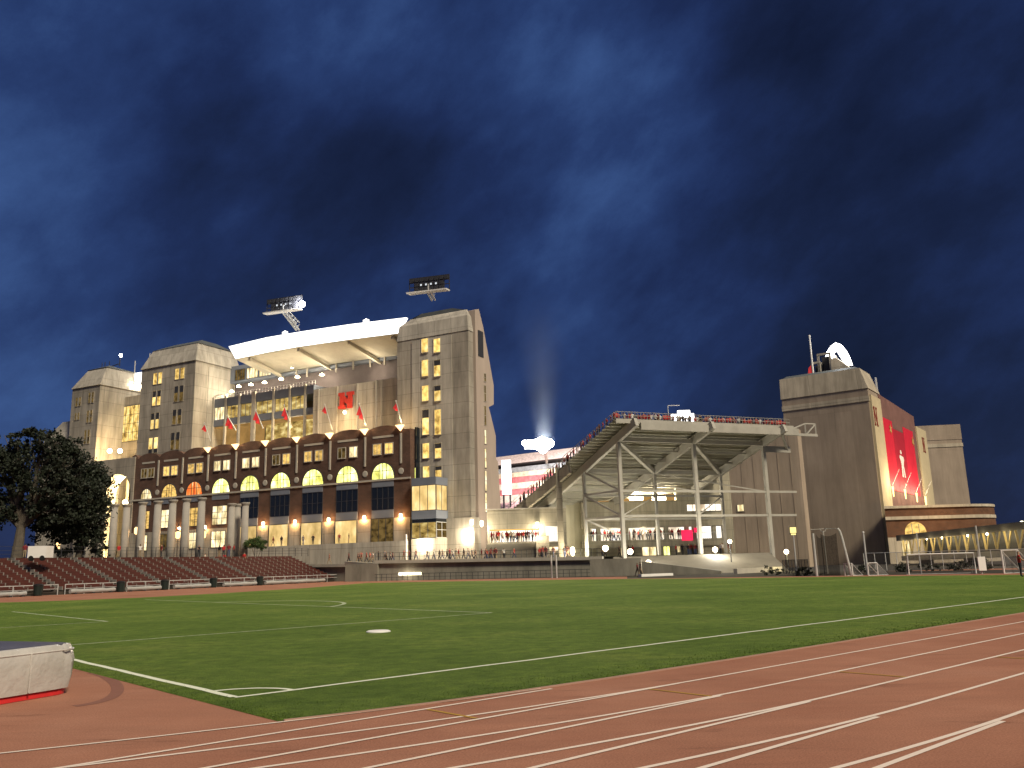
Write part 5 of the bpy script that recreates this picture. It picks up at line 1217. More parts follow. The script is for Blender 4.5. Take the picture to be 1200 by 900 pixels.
# ================================================================== WEST END BLOCK
wb_ = Thing('end_block', 'huge plain grey brown concrete end block with a pale banded top', 'building', RF.P(-8, -8, 0))
ru1 = 0.0; ru0 = RF.u(916.5, 470); rz = lambda x, y: RF.z(x, y, 0)
zb1 = rz(1018, 465.5); zb2 = rz(1017, 457); zt1 = rz(1006, 431)
ru1t = RF.u(1040, 655)
mb = MB(); mb.fbox(RF, ru0, 0, -24, 0, -.2, zb1-.7); wb_.part('wall', mb, M['conc_r'])
mb = MB(); mb.fbox(RF, ru0-.15, .15, -9.5, .15, zb1-.698, zb1+.35); wb_.part('pale_band', mb, M['conc_band'])
mb = MB(); mb.fbox(RF, ru0-.05, .05, -9.4, .05, zb1+.352, zb2+.4); wb_.part('dark_band', mb, M['conc_r'])
mb = MB(); mb.frust(RF, (ru0-.2, .2, -9.4, .2), (ru0-.2, -1.1, -8, -.1), zb2+.402, zt1); wb_.part('parapet', mb, M['conc_band'])
mb = MB(); mb.frust(RF, (ru0, -1.2, -8, -.4), (ru0+1, -2.4, -6, -1.6), zt1+.002, zt1+.7); wb_.part('roof', mb, M['roof_grey'])
# low plant room frames and the glowing arch on its roof
pz = zt1+.5
rb = Thing('rooftop_gantry', 'pale box frames standing on the end block roof', 'roof structure', RF.P(RF.u(965, 425, -4), -4, pz))
fz = lambda x, y, w=-4: RF.z(x, y, w)
for (x0, x1, yt, yb) in ((958.5, 972.5, 416, 432), (951, 960, 426.5, 434)):
    u0, u1 = RF.u(x0, yt, -4), RF.u(x1, yt, -4); zt_, zb_ = fz((x0+x1)/2, yt), pz
    mb = MB()
    for u in (u0, u1): mb.fbox(RF, u-.22, u+.22, -4.2, -3.8, zb_, zt_); mb.fbox(RF, u-.22, u+.22, -8.2, -7.8, zb_, zt_)
    mb.fbox(RF, u0-.22, u1+.22, -4.25, -3.75, zt_, zt_+.4); mb.fbox(RF, u0-.22, u1+.22, -8.25, -7.75, zt_, zt_+.4)
    mb.fbox(RF, u1-.2, u1+.2, -7.8, -4.2, zb_, zt_+.38); rb.part('frame', mb, M['stone'])
    mb = MB(); mb.fbox(RF, u0+.3, u1-.3, -5.6, -5.4, zb_, zt_-.1); rb.part('dark_panel', mb, M['dark_metal'])
u0 = RF.u(973.5, 420, -4); mb = MB(); mb.frust(RF, (u0, RF.u(999, 425, -4), -9, -3.6), (u0, RF.u(981, 425, -4), -9, -3.8), pz, fz(980, 419.5)); rb.part('plant_room', mb, M['conc_band'])
ar = Thing('lit_arch', 'dazzling white lit arch on top of the end block', 'light', RF.P(RF.u(983, 430, -7), -7, pz))
AC = [(966,424),(968.5,413),(973.5,405.5),(979,401.5),(985,403.5),(990.5,410),(995,418.5),(998,427.5)]
pts = [RF.P(RF.u(x, y, -7), -7, RF.z(x, y, -7)) for x, y in AC]; AI = [(973,424),(975,416),(977,412),(979,411),(981.5,413),(984.5,418),(988,423),(991,427)]
pin = [RF.P(RF.u(x, y, -7), -7, RF.z(x, y, -7)) for x, y in AI]
mb = MB()
for a, b, c_, d_ in zip(pts, pts[1:], pin[1:], pin):
    o_ = RF.n*-.9; mb.hexa([a, b, c_, d_, a+o_, b+o_, c_+o_, d_+o_])
ar.part('arch_panel', mb, emit('arch_white', (1,.99,.97), 6)); ar.light(RF.P(RF.u(982, 412, -4.5), -4.2, RF.z(982, 414, -5)), 900, COOL, .5)  # curved shell made to glow, its lit white is emission
p = RF.P(RF.u(952.5, 433, -3.6), -3.6, pz-.3); q = RF.P(RF.u(948.3, 394, -3.6), -3.6, RF.z(948.3, 394, -3.6)); q = Vector((p.x, p.y, q.z))
t = Thing('roof_flagpole', 'tall bare pole with red cloth at its foot on the end block roof', 'flagpole', p); mb = MB(); mb.tube([p, q], [.22, .16], 8); mb.ball(q, .25); t.part('pole', mb, M['white']); mb = MB()
mb.add([p+Vector((-.2,0,.6)), p+Vector((-1.1,0,.3)), p+Vector((-.9,.1,1.9)), p+Vector((-.3,0,2.6)), p+Vector((-.2,.1,.6)), p+Vector((-1.1,.1,.3)), p+Vector((-.9,.2,1.9)), p+Vector((-.3,.1,2.6))], [(0,1,2,3),(7,6,5,4),(0,4,5,1),(1,5,6,2),(2,6,7,3),(3,7,4,0)]); t.part('flag', mb, M['red_cloth'])
# banner side
ban = Thing('banner_wall', 'tan side wall carrying a huge red banner between two lit piers', 'wall', RS.P(9, -2, 0))
M['tan_lit'] = surf('tan_stucco', (.52,.44,.28), .1, .5, .85)
RU = lambda x, y, w=0: RS.u(x, y, w); RZ = lambda x, y, w=0: RS.z(x, y, w)
g0 = RU(1029, 592); 
pA0, pA1 = RU(1021.5, 480), RU(1030, 480); pB0, pB1 = RU(1073.5, 520), RU(1084, 520)
zbase = RZ(1040, 592)
def quad(xs): return [RS.hit(x, y, .0) for x, y in xs]
zpa = RZ(1024, 466); zpb = RZ(1078, 503.5)
mb = MB(); mb.fbox(RS, .3, pA1, -6, .5, 0, zpa); ban.part('lit_pier', mb, M['tan_lit'])
mb = MB(); mb.fbox(RS, pB0, pB1, -6, .5, 0, zpb); ban.part('lit_pier', mb, M['tan_lit'])
zw1, zw2 = RZ(1030, 462, .2), RZ(1072, 489, .2)
mb = MB(); mb.wprism(RS, [(pA1+.002, 0), (pB0-.002, 0), (pB0-.002, zw2), (pA1+.002, zw1)], -5, .2); ban.part('panel_wall', mb, surf('dark_red_panel', (.19,.10,.085), .25, .3, .8))
q0, q1 = RU(1039.5, 560, .25), RU(1076, 560, .25); zq1, zq0 = RZ(1052, 505, .25), RZ(1062, 578, .25)
n = 9
for k in range(3):
    a, b = q0+(q1-q0)*k/3, q0+(q1-q0)*(k+1)/3; mb = MB(); mb.fbox(RS, a+.05, b-.05, .21, .30, zq0, zq1+(1.5 if k != 1 else 0)); ban.part('banner', mb, surf('bright_red_vinyl' if k != 1 else 'deep_red_vinyl', (.62,.02,.045) if k != 1 else (.40,.018,.035), .12, .4, .6))
bc = (q0+q1)/2+.2; bz = RZ(1062, 545, .3); mb = MB()   # white standing player figure printed on the middle banner
def fig(pts, s): mb.wprism(RS, [(bc+a*s*1.25, bz+b*s) for a, b in pts], .305, .34)
sF = (RZ(1058, 531, .3)-RZ(1063, 563, .3))/2
fig([(-.26,.74),(-.12,.68),(.06,.72),(.10,.86),(-.02,1.0),(-.22,.96)], sF); fig([(-.42,.60),(.42,.54),(.52,.30),(.34,.05),(.30,-.15),(-.28,-.12),(-.36,.22),(-.56,.42)], sF)
fig([(-.28,-.14),(.02,-.14),(-.02,-.60),(-.06,-1.0),(-.32,-1.0),(-.30,-.55)], sF); fig([(.04,-.14),(.30,-.17),(.40,-.58),(.46,-.98),(.22,-1.0),(.14,-.55)], sF)
ban.part('printed_figure', mb, M['white'])
for x, y in ((1043.3, 503), (1069.5, 517.5)):
    u, z = RS.hit(x, y, .3); mb = MB(); m5 = [(u+(.95 if i % 2 == 0 else .42)*math.sin(math.pi*i/6), z+(1.15 if i % 2 == 0 else .5)*math.cos(math.pi*i/6)) for i in range(12)][::-1]; mb.wprism(RS, m5, .34, .42); ban.part('gold_emblem', mb, M['gold'])
for x, y, s in ((1026, 488, 1.9), (1082.3, 521.5, 1.8)):
    u, z = RS.hit(x, y, .5); mb = MB(); e = s*.62
    for a0_, a1_ in ((-e, -e*.5), (e*.5, e)): mb.fbox(RS, u+a0_, u+a1_, .505, .56, z-s, z+s)
    mb.wprism(RS, [(u-e*.48, z+s), (u-e*.48, z+s*.4), (u+e*.48, z-s), (u+e*.48, z-s*.4)], .505, .56)
    for a0_, zz_ in ((-e*.75, -s), (e*.75, -s), (-e*.75, s*.8), (e*.75, s*.8)): mb.fbox(RS, u+a0_-e*.42, u+a0_+e*.42, .562, .60, z+(zz_ if zz_ > 0 else -s), z+(s if zz_ > 0 else -s*.8))
    ban.part('letter_n', mb, surf('dark_red_letter', (.20,.03,.02), .2, 2) if x < 1050 else bpy.data.materials['dark_red_letter'])
for x, y in ((1046.7,576),(1061,579),(1074.5,583),(1085,587)):
    p = RS.P(RS.u(x, y, 1.2), 1.2, RS.z(x, y, 1.2)); mb = MB(); mb.lathe(p, [(.10,-1.0),(.20,1.0)], 8); ban.part('uplight', mb, emit('yellow_uplight', (1.0,.78,.25), 3) if x < 1050 else bpy.data.materials['yellow_uplight'])
    ban.light(p+Vector((0,0,2.0))+RS.n*2.6, 1100, (1.0,.80,.50), .3)
    mb = MB(); mb.bar(p+Vector((0,0,1.2)), p+Vector((0,0,4.5))+RS.r*2.0+RS.n*1.2, .06); ban.part('flag_arm', mb, M['pale_steel'])
p = RS.P(RU(1028.3, 462, -1), -1, RZ(1028.3, 462, -1)-1); mb = MB(); mb.tube([p, p+Vector((0,0,4.6))], .2, 6); solo('rooftop_pole', mb, M['pale_steel'], 'short pale pole standing at the banner wall top corner', 'pole', p)
# rear tower
R2 = Frame(onY(1086, 650, 240), 98); v0, v1 = R2.u(1076, 540), R2.u(1131, 545)
rt = Thing('rear_tower', 'plain brown tower standing right of the red banner', 'tower', R2.P((v0+v1)/2, -4, 0)); zz3 = lambda y: R2.z(1105, y)
mb = MB(); mb.fbox(R2, v0-1, v1, -14, 0, 0, zz3(524)); rt.part('wall', mb, M['conc_r'])
mb = MB(); mb.fbox(R2, v0-1, v1+.15, -14, .15, zz3(524)+.002, zz3(520)); rt.part('pale_band', mb, M['conc_band'])
mb = MB(); mb.fbox(R2, v0-1, v1, -14, 0, zz3(520)+.002, zz3(515.5)); rt.part('dark_band', mb, M['conc_r'])
mb = MB(); mb.fbox(R2, v0-1, v1+.1, -14, .1, zz3(515.5)+.002, zz3(498)); rt.part('parapet', mb, M['conc_r'])
# round-cornered brick podium
Yp = 160.0
pod = Thing('brick_podium', 'rounded red brown brick podium with one lit arched window', 'building', onY(1100, 655, Yp+4))
def pout(g):
    a = onY(1041.5, 640, Yp-g); b = onY(1138, 640, Yp-g); pts = [Vector((a.x, Yp-g, 0)), Vector((b.x, Yp-g, 0))]
    r = 9.0+g
    for i in range(1, 9):
        an = -math.pi/2 + math.pi/2*i/8; pts.append(Vector((b.x+r*math.cos(an), Yp-g+r+r*math.sin(an), 0)))
    pts += [Vector((b.x+r, Yp+40, 0)), Vector((a.x+29.4, Yp+40.4, 0))]; return [(p.x, p.y) for p in pts]
pz_ = lambda y: onY(1100, y, Yp).z
for nme, y0, y1, g, m_ in (('base', 662, 628.5, .15, M['conc_band']), ('brick_lower', 628.5, 608, 0, M['brick_r']), ('stone_band', 608, 604, .25, M['conc_band']), ('brick_upper', 604, 594.5, 0, M['brick_r']), ('coping', 594.5, 591.5, .3, M['conc_band'])):
    mb = MB(); mb.zprism(pout(g), pz_(y0)+.002 if y0 < 660 else -.1, pz_(y1)); pod.part(nme, mb, m_)
PF = Frame((onY(1075, 640, Yp).x, Yp), 90); uc = 0.0; r = PF.u(1085.3, 622)-0
mb = MB(); mb.wprism(PF, arch_pts(0, PF.z(1075, 626), r, PF.z(1075, 626)+.3), .02, .12); f = pod.part('arched_window', mb, M['win_warm'])
mb = MB()
for x in (-.33, .33): mb.fbox(PF, x*r*1.0-.06, x*r+.06, .122, .2, PF.z(1075, 626), PF.z(1075, 626)+r*.95)
mb.fbox(PF, -r-.2, r+.2, .122, .3, PF.z(1075, 627), PF.z(1075, 626)); pod.part('mullions', mb, M['stone'], f)
mb = MB(); q = PF.cell(1057.5, 634.5, 1066, 651, .2); mb.fbox(PF, q[0], q[1], .2, .3, q[2], q[3]); pod.part('lit_doorway', mb, M['win_pale'])
pod.light(PF.P(4, 7, pz_(600)), 700, (1.0,.6,.25), .6)
# covered footbridge with lit V braces
ga, gb = onY(1056, 650, 150), onY(1215, 641, 104); bd = (gb-ga); bd.z = 0; blen = bd.length; BDF = Frame(ga, math.degrees(math.atan2(bd.x, bd.y)))
zt_a, zt_b, zd_a, zd_b = onY(1056,631.5,150).z, onY(1215,616,104).z, onY(1056,651,150).z, onY(1215,642,104).z
fbz = lambda f, a, b: a+(b-a)*f
br_ = Thing('footbridge', 'long covered footbridge with yellow lit V braces', 'footbridge', (ga+gb)/2)
def sl(w0, w1, za0, za1, h): 
    p = [BDF.P(0, w1, za0), BDF.P(blen, w1, za1), BDF.P(blen, w0, za1), BDF.P(0, w0, za0)]
    return MB().hexa(p + [v+Vector((0,0,h)) for v in p])
br_.part('deck', sl(-4, 0, zd_a-.9, zd_b-.9, .8), M['stone']); br_.part('roof', sl(-4.4, .4, zt_a, zt_b, .45), M['steel']); br_.part('fascia', sl(.42, .5, zt_a-.35, zt_b-.35, .95), M['dark_metal'])
br_.part('rear_screen', sl(-4.1, -4.0, zd_a, zd_b, 2.6), M['dark_metal'])
for k in range(15):
    f = (k+.5)/15; u = blen*f; z0, z1b = fbz(f, zd_a, zd_b)+.05, fbz(f, zt_a, zt_b)-.1
    mb = MB(); mb.bar(BDF.P(u, -.2, z0), BDF.P(u-.5, -.2, z1b), .24, .24); mb.bar(BDF.P(u+.1, -.2, z0), BDF.P(u+1.6, -.2, z1b), .15, .15); br_.part('v_brace', mb, surf('cream_painted_steel', (.62,.50,.26), .1, 1) if k == 0 else bpy.data.materials['cream_painted_steel'])
    if k % 2 == 0: br_.light(BDF.P(u+1.2, .9, z1b-.6), 110, (1.0,.78,.35), .2); br_.light(BDF.P(u+2.0, -2.5, z1b-.4), 60, (1.0,.85,.55), .2)
    if k in (2,4,7,9):
        mb = MB(); mb.ball(BDF.P(u+1.6, -1.2, z1b-.3), .16); br_.part('bulb', mb, M['bulb'])
for f in (.12, .5, .9): mb = MB(); mb.fbox(BDF, blen*f-.5, blen*f+.5, -3, -1, -.1, fbz(f, zd_a, zd_b)-.9); br_.part('pier', mb, M['stone'])
p = onY(1198, 614, 118); mb = MB(); mb.ball(p, .4); t = Thing('street_lamp', 'yellow street lamp head above the footbridge at the right edge', 'street lamp', (p.x, p.y+2, 0)); t.part('lamp_head', mb, M['bulb_soft']); mb = MB(); mb.tube([(p.x+.9,p.y+2,0),(p.x+.9,p.y+2,p.z),(p.x,p.y,p.z+.2)], .1, 6); t.part('pole', mb, M['dark_metal'])

# ================================================================== field equipment on the right
def G(x, y): return onZ(x, y, 0)
# throwing cage
cage = Thing('throwing_cage', 'throwing cage with dark net between tall pale poles', 'throwing cage', G(975, 674))
def upz(base, px, py): 
    d = ray(px, py); return EYE + d.z*(base.y/d.y)
A0 = G(957.5, 675.2); B0 = G(998, 674.5); Cc = G(970, 672.3)
bk = [A0 + Vector((.3,1.0,0)), Cc + Vector((.2,3,0)), B0 + Vector((-2.0,2.6,0)), B0+Vector((-.9,.5,0))]
za = upz(A0, 952.3, 625)
mb = MB(); mb.tube([A0, Vector((A0.x, A0.y, za))], .11, 8); cage.part('pole', mb, M['pale_steel'])
zb_ = upz(B0, 986, 628); zk = upz(B0, 982, 619.5)
tb = onY(986.5, 630, B0.y); mb = MB(); mb.tube([B0, tb, onY(984, 622.5, B0.y), onY(981.5, 619.3, B0.y)], .12, 8); cage.part('pole', mb, M['pale_steel'])
tc_ = onY(964.5, 623, Cc.y); mb = MB(); mb.tube([Cc, tc_], .07, 6); mb.tube([onY(960.5, 619.5, Cc.y), onY(962, 622.5, Cc.y), tc_, onY(967, 622.5, Cc.y), onY(968, 619.5, Cc.y)], .05, 6); cage.part('pole', mb, M['steel'])
mb = MB(); mb.tube([onY(950, 620.8, A0.y), onY(966, 619.5, Cc.y), onY(981.5, 619.3, B0.y)], .04, 6); cage.part('top_wire', mb, M['steel'])
mb = MB(); pl = [A0+Vector((.35,.2,0)), A0+Vector((1.2,2.6,0)), Cc+Vector((1,3.6,0)), B0+Vector((-1.5,2.8,0)), B0+Vector((-.9,.3,0))]; H = 3.9
for p, q in zip(pl, pl[1:]):
    for k in range(6):
        p1, p2 = p.lerp(q, k/6), p.lerp(q, (k+1)/6); s1, s2 = .25*math.sin(math.pi*k/6), .25*math.sin(math.pi*(k+1)/6)
        mb.add([p1, p2, p2+Vector((0,0,H-s2)), p1+Vector((0,0,H-s1))], [(0,1,2,3)])
cage.part('net', mb, M['net'])
p = G(1017, 673.5); mb = MB(); mb.tube([p, Vector((p.x, p.y, upz(p, 1011.5, 624)))], .09, 8); mb.ball(Vector((p.x, p.y, upz(p, 1011.5, 624))), .12); solo('net_pole', mb, M['pale_steel'], 'lone pale pole between the throwing cage and small goal', 'pole', p)
# goals
def goal(a, b, h, dep, label, r=.05, rear=None):
    a, b = Vector(a), Vector(b); t = Thing('football_goal', label, 'goal', (a+b)/2, 'goals standing at the far end'); d = (b-a).normalized(); n = Vector((-d.y, d.x, 0))
    if n.y < 0: n = -n
    if rear: n = rear
    U = Vector((0,0,h)); mb = MB(); mb.tube([a, a+U, b+U, b], r, 8); t.part('front_frame', mb, M['white'])
    mb = MB(); mb.tube([a+U, a+n*dep, b+n*dep, b+U], r*.6, 6); mb.tube([a, a+n*dep], r*.6, 6); mb.tube([b, b+n*dep], r*.6, 6); t.part('back_frame', mb, M['pale_steel'])
    mb = MB(); mb.add([a+U, b+U, b+n*dep, a+n*dep], [(0,1,2,3)]); mb.add([a, a+n*dep, a+U], [(0,1,2)]); mb.add([b, b+n*dep, b+U], [(0,1,2)]); t.part('net', mb, M['net_pale'])
goal(G(990.5,674.6), G(999.5,674.5), 1.1, 1.1, 'small goal at the foot of the throwing cage', .05, Vector((1,.3,0)).normalized())
goal(G(1018,674.4), G(1029,674), 1.1, 1.1, 'small goal right of the lone pale pole', .05, Vector((1,.3,0)).normalized())
goal(G(1065.5,673.6), G(1144,672), 1.75, 1.8, 'wide goal with sagging net before the footbridge', .06)
goal(G(1177,672), G(1196,671.5), 1.9, 2.2, 'goal with pale net at the far right', .07, Vector((.9,.4,0)).normalized())
# white panel on the pole, pole right of wide goal
p = G(1151, 672.5); t = Thing('pole_with_panel', 'leaning pale pole with a white panel at its foot', 'pole', p); mb = MB(); mb.tube([p, Vector((p.x, p.y, upz(p, 1143.5, 616)))], .07, 8); t.part('pole', mb, M['pale_steel']); mb = MB(); mb.bar(p+Vector((-.3,-.15,.85)), p+Vector((.32,-.15,.85)), .12, 1.15); t.part('panel', mb, M['white'])
p = G(1080, 673); mb = MB(); mb.tube([p, Vector((p.x, p.y, upz(p, 1073.5, 625)))], .05, 6); mb.ball(Vector((p.x, p.y, upz(p, 1073.5, 625))), .07); solo('thin_pole', mb, M['pale_steel'], 'thin pale pole below the arched podium window', 'pole', p)
# lit sign on a pole
p = G(934, 672.5); t = Thing('lit_sign', 'yellow lit square sign on a slim pole beside the cage', 'sign', p); zt_ = upz(p, 928.5, 625); mb = MB(); mb.tube([p, Vector((p.x, p.y, zt_))], .07, 8); t.part('pole', mb, M['pale_steel'])
c_ = Vector((p.x, p.y, zt_+.3)); mb = MB(); mb.bar(c_+Vector((-.32,-.06,.05)), c_+Vector((.32,-.06,.05)), .14, .62); f = t.part('sign_face', mb, M['sign_lit']); mb = MB(); mb.bar(c_+Vector((-.38,.06,0)), c_+Vector((.38,.06,0)), .1, .86); t.part('sign_frame', mb, M['dark_metal'], f)
mb = MB(); mb.bar(c_+Vector((-.26,-.06,-.40)), c_+Vector((.26,-.06,-.40)), .1, .16); t.part('lower_panel', mb, M['sign_lit'])
# chain link fence at the far end and dark scrub
fn = Thing('mesh_fence', 'grey chain link fence running behind the far goals', 'fence', G(1100, 670)); mb = MB(); f0, f1 = G(1040, 669.5)+Vector((0,6,0)), G(1230, 667)+Vector((4,5,0)); nn = 16
for k in range(nn+1): p = f0.lerp(f1, k/nn); mb.tube([p, p+Vector((0,0,2.0))], .04, 6)
mb.tube([f0+Vector((0,0,2)), f1+Vector((0,0,2))], .035, 6); fn.part('fence_frame', mb, M['pale_steel']); mb = MB(); mb.add([f0, f1, f1+Vector((0,0,2)), f0+Vector((0,0,2))], [(0,1,2,3)]); fn.part('chain_mesh', mb, M['mesh_fence'])
fn2 = Thing('low_fence', 'low dark fence between the steel posts and the throwing cage', 'fence', G(900, 672)); mb = MB(); f0, f1 = G(918, 672.3), G(948, 672.5); nn = 8
for k in range(nn+1): p = f0.lerp(f1, k/nn); mb.tube([p, p+Vector((0,0,1.5))], .04, 6)
mb.tube([f0+Vector((0,0,1.5)), f1+Vector((0,0,1.5))], .03, 6); fn2.part('fence_frame', mb, M['dark_metal']); mb = MB(); mb.add([f0, f1, f1+Vector((0,0,1.5)), f0+Vector((0,0,1.5))], [(0,1,2,3)]); fn2.part('chain_mesh', mb, M['net'])

def leaves(mb, c, rx, ry, rz_, n, size, gap=.0):
    cl = []
    for _ in range(max(6, n//60)):
        while True:
            v = Vector((R.uniform(-1,1), R.uniform(-1,1), R.uniform(-1,1)))
            if .35 < v.length < 1: break
        cl.append((Vector((v.x*rx, v.y*ry, v.z*rz_)), R.uniform(.18,.42)))
    for _ in range(n):
        q, s = R.choice(cl); v = Vector((R.gauss(0,1), R.gauss(0,1), R.gauss(0,.8)))*s*min(rx, rz_)*.55
        p = Vector(c)+q+v; a = Vector((R.gauss(0,1), R.gauss(0,1), R.gauss(0,1))).normalized(); b = a.orthogonal().normalized(); b = Matrix.Rotation(R.uniform(0,6.28), 3, a) @ b
        l = size*R.uniform(.6,1.3); cc = a.cross(b)
        mb.add([p-b*l*.5, p+cc*l*.28, p+b*l*.5, p-cc*l*.28], [(0,1,2,3)])
def tree(base, h, blobs, label, trunk_r=.35, leafm='leaf', size=.55, n=2600, name='broadleaf_tree'):
    base = Vector(base); t = Thing(name, label, 'tree', base); mb = MB(); sp_p = base+Vector((.2,0,h*.28))
    mb.tube([base, base+Vector((.1,0,h*.15)), sp_p], [trunk_r*1.3, trunk_r, trunk_r*.85], 10)
    for c, rx, ry, rz_ in blobs:
        c = Vector(c); mid_ = sp_p.lerp(c, .5)+Vector((R.uniform(-.4,.4), R.uniform(-.4,.4), .5)); mb.tube([sp_p-Vector((0,0,.3)), mid_, c+Vector((0,0,rz_*.2))], [trunk_r*.6, trunk_r*.35, .05], 7)
        for _ in range(3): e_ = c+Vector((R.uniform(-rx,rx)*.7, R.uniform(-ry,ry)*.7, R.uniform(-.3,.7)*rz_)); mb.tube([mid_, mid_.lerp(e_, .6)+Vector((0,0,.3)), e_], [trunk_r*.22, trunk_r*.14, .02], 5)
    t.part('trunk', mb, M['bark'])
    mb = MB(); tv = sum(a*b*c for _, a, b, c in blobs)
    for c, rx, ry, rz_ in blobs: leaves(mb, c, rx, ry, rz_, int(n*len(blobs)*(rx*ry*rz_)**.67/sum((a*b*d)**.67 for _, a, b, d in blobs)), size)
    t.part('crown', mb, M[leafm])
TY = 100
def tp_(x, y, Y=TY): return onY(x, y, Y)
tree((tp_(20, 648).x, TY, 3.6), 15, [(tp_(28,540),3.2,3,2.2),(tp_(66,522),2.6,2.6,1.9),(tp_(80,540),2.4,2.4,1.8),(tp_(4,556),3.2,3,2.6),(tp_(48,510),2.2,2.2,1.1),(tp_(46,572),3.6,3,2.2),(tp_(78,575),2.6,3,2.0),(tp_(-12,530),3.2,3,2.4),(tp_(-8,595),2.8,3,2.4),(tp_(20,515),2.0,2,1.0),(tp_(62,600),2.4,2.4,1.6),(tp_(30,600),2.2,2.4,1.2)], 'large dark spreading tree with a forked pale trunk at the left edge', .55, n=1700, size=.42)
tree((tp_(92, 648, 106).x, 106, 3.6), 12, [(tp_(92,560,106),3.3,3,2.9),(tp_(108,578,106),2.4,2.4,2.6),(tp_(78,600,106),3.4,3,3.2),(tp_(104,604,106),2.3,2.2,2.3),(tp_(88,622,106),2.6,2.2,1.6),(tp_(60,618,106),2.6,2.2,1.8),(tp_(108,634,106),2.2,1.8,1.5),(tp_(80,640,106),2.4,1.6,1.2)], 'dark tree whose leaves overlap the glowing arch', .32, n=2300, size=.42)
tree((tp_(299, 648, 131).x, 131, 2.6), 3.2, [(tp_(293,637,131),1.1,1,.8),(tp_(302,635.5,131),1.2,1,.9),(tp_(308,639,131),.9,.9,.7)], 'small round green shrub before the leftmost lit lobby', .09, 'leaf_shrub', .22, 1500, 'shrub')
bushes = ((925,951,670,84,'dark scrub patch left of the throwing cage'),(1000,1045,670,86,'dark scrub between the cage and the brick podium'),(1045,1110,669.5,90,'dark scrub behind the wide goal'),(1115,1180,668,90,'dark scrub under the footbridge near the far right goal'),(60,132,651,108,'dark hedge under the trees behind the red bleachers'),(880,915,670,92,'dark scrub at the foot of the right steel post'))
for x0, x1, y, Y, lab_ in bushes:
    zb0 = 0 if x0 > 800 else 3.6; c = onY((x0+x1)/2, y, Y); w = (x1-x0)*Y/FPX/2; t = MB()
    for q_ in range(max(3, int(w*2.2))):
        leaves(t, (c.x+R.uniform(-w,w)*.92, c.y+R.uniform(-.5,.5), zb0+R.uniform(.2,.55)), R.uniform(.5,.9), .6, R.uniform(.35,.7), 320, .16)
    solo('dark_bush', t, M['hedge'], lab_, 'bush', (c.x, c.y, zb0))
# white box trailer and a purple draped figure by the tree
p = onY(43, 650, 93); t = Thing('box_trailer', 'white box trailer parked behind the bleachers under the tree', 'trailer', (p.x, p.y, 3.6)); mb = MB(); mb.hexa([Vector((p.x-1.0+dx, p.y+dy, 3.9+dz)) for dx, dy, dz in ((0,0,0),(2,0,0),(2,1.5,0),(0,1.5,0),(0,0,1.25),(2,0,1.25),(2,1.5,1.25),(0,1.5,1.25))]); t.part('body', mb, M['white']); mb = MB(); mb.tube([(p.x-.6,p.y-.02,3.85),(p.x-.6,p.y+.2,3.85)], .28, 12); mb.tube([(p.x+.6,p.y-.02,3.85),(p.x+.6,p.y+.2,3.85)], .28, 12); t.part('wheels', mb, M['black'])

# ================================================================== red bleachers on the left
bank = MB(); q = [BF.P(-14,-9.4,0), BF.P(54.5,-9.4,0), BF.P(54.5,-.6,0), BF.P(-14,-.6,0)]
NR = 13; RD, RH = .70, .265; BZ0 = .75
u_ends = [-12, BF.u(73, 694), BF.u(146, 690), BF.u(196, 687.5), BF.u(252, 685), BF.u(305, 683), BF.u(398, 680)]
bn = ['at the left frame edge','between the two widest stair aisles','in front of the glowing arch','in front of the first lit windows','in front of the green shrub','at the tapered right end']
mb = MB(); n_ = 12
mb.wprism(Frame(BF.P(-14,0,0), 27+90), [(0,0)]*0 or [(0,-.02),(0,.3),(0,.3),(0,-.02)], 0, 0) if False else None
for k in range(NR): mb.fbox(BF, -14, u_ends[-1]+.4, -.6-(k+1)*RD, -.6-k*RD, -.02, BZ0-.42+k*RH)
mb.fbox(BF, -14, u_ends[-1]+.4, -16, -.601-NR*RD, -.02, BZ0-.2+NR*RH)
mb.fbox(BF, u_ends[-1]+.41, u_ends[-1]+9, -14, -2.2, -.02, 2.4); struct('bleacher_bank', mb, surf('dark_stained_concrete', (.062,.05,.04), .3, .6, .9))
for s in range(6):
    a, b = u_ends[s]+(.42 if s else 0), u_ends[s+1]-.42
    t = Thing('bleacher_section', 'section of dark red bleacher benches '+bn[s], 'bleacher', BF.P((a+b)/2, -3, 0), 'red bleacher sections')
    nb_ = max(2, int((b-a)/1.45))
    for k in range(NR):
        w = -.6-k*RD; z = BZ0+k*RH; mb = MB(); mb.fbox(BF, a, b, w-.36, w-.06, z, z+.05); mb.fbox(BF, a, b, w-.12, w-.08, z-.22, z-.003); mb.k = 1
        for j in range(nb_+1): u = a+(b-a)*j/nb_; mb.fbox(BF, u-.05, u+.05, w-.69, w-.02, z-.30, z+.085)
        t.part('bench', mb, [M['bench_red'], M['bracket']])
    mb = MB()
    nn = max(2, int((b-a)/2.2))
    for j in range(nn+1): u = a+(b-a)*j/nn; mb.fbox(BF, u-.035, u+.035, -.22, -.15, .0, 1.05)
    mb.fbox(BF, a, b, -.22, -.15, 1.0, 1.07); mb.fbox(BF, a, b, -.21, -.16, .58, .63); t.part('front_rail', mb, M['pale_steel'])
lab = ['nearest the left frame edge','below the second bleacher section','below the glowing arch','below the first lit windows','below the shrub','below the tapered bleacher end']
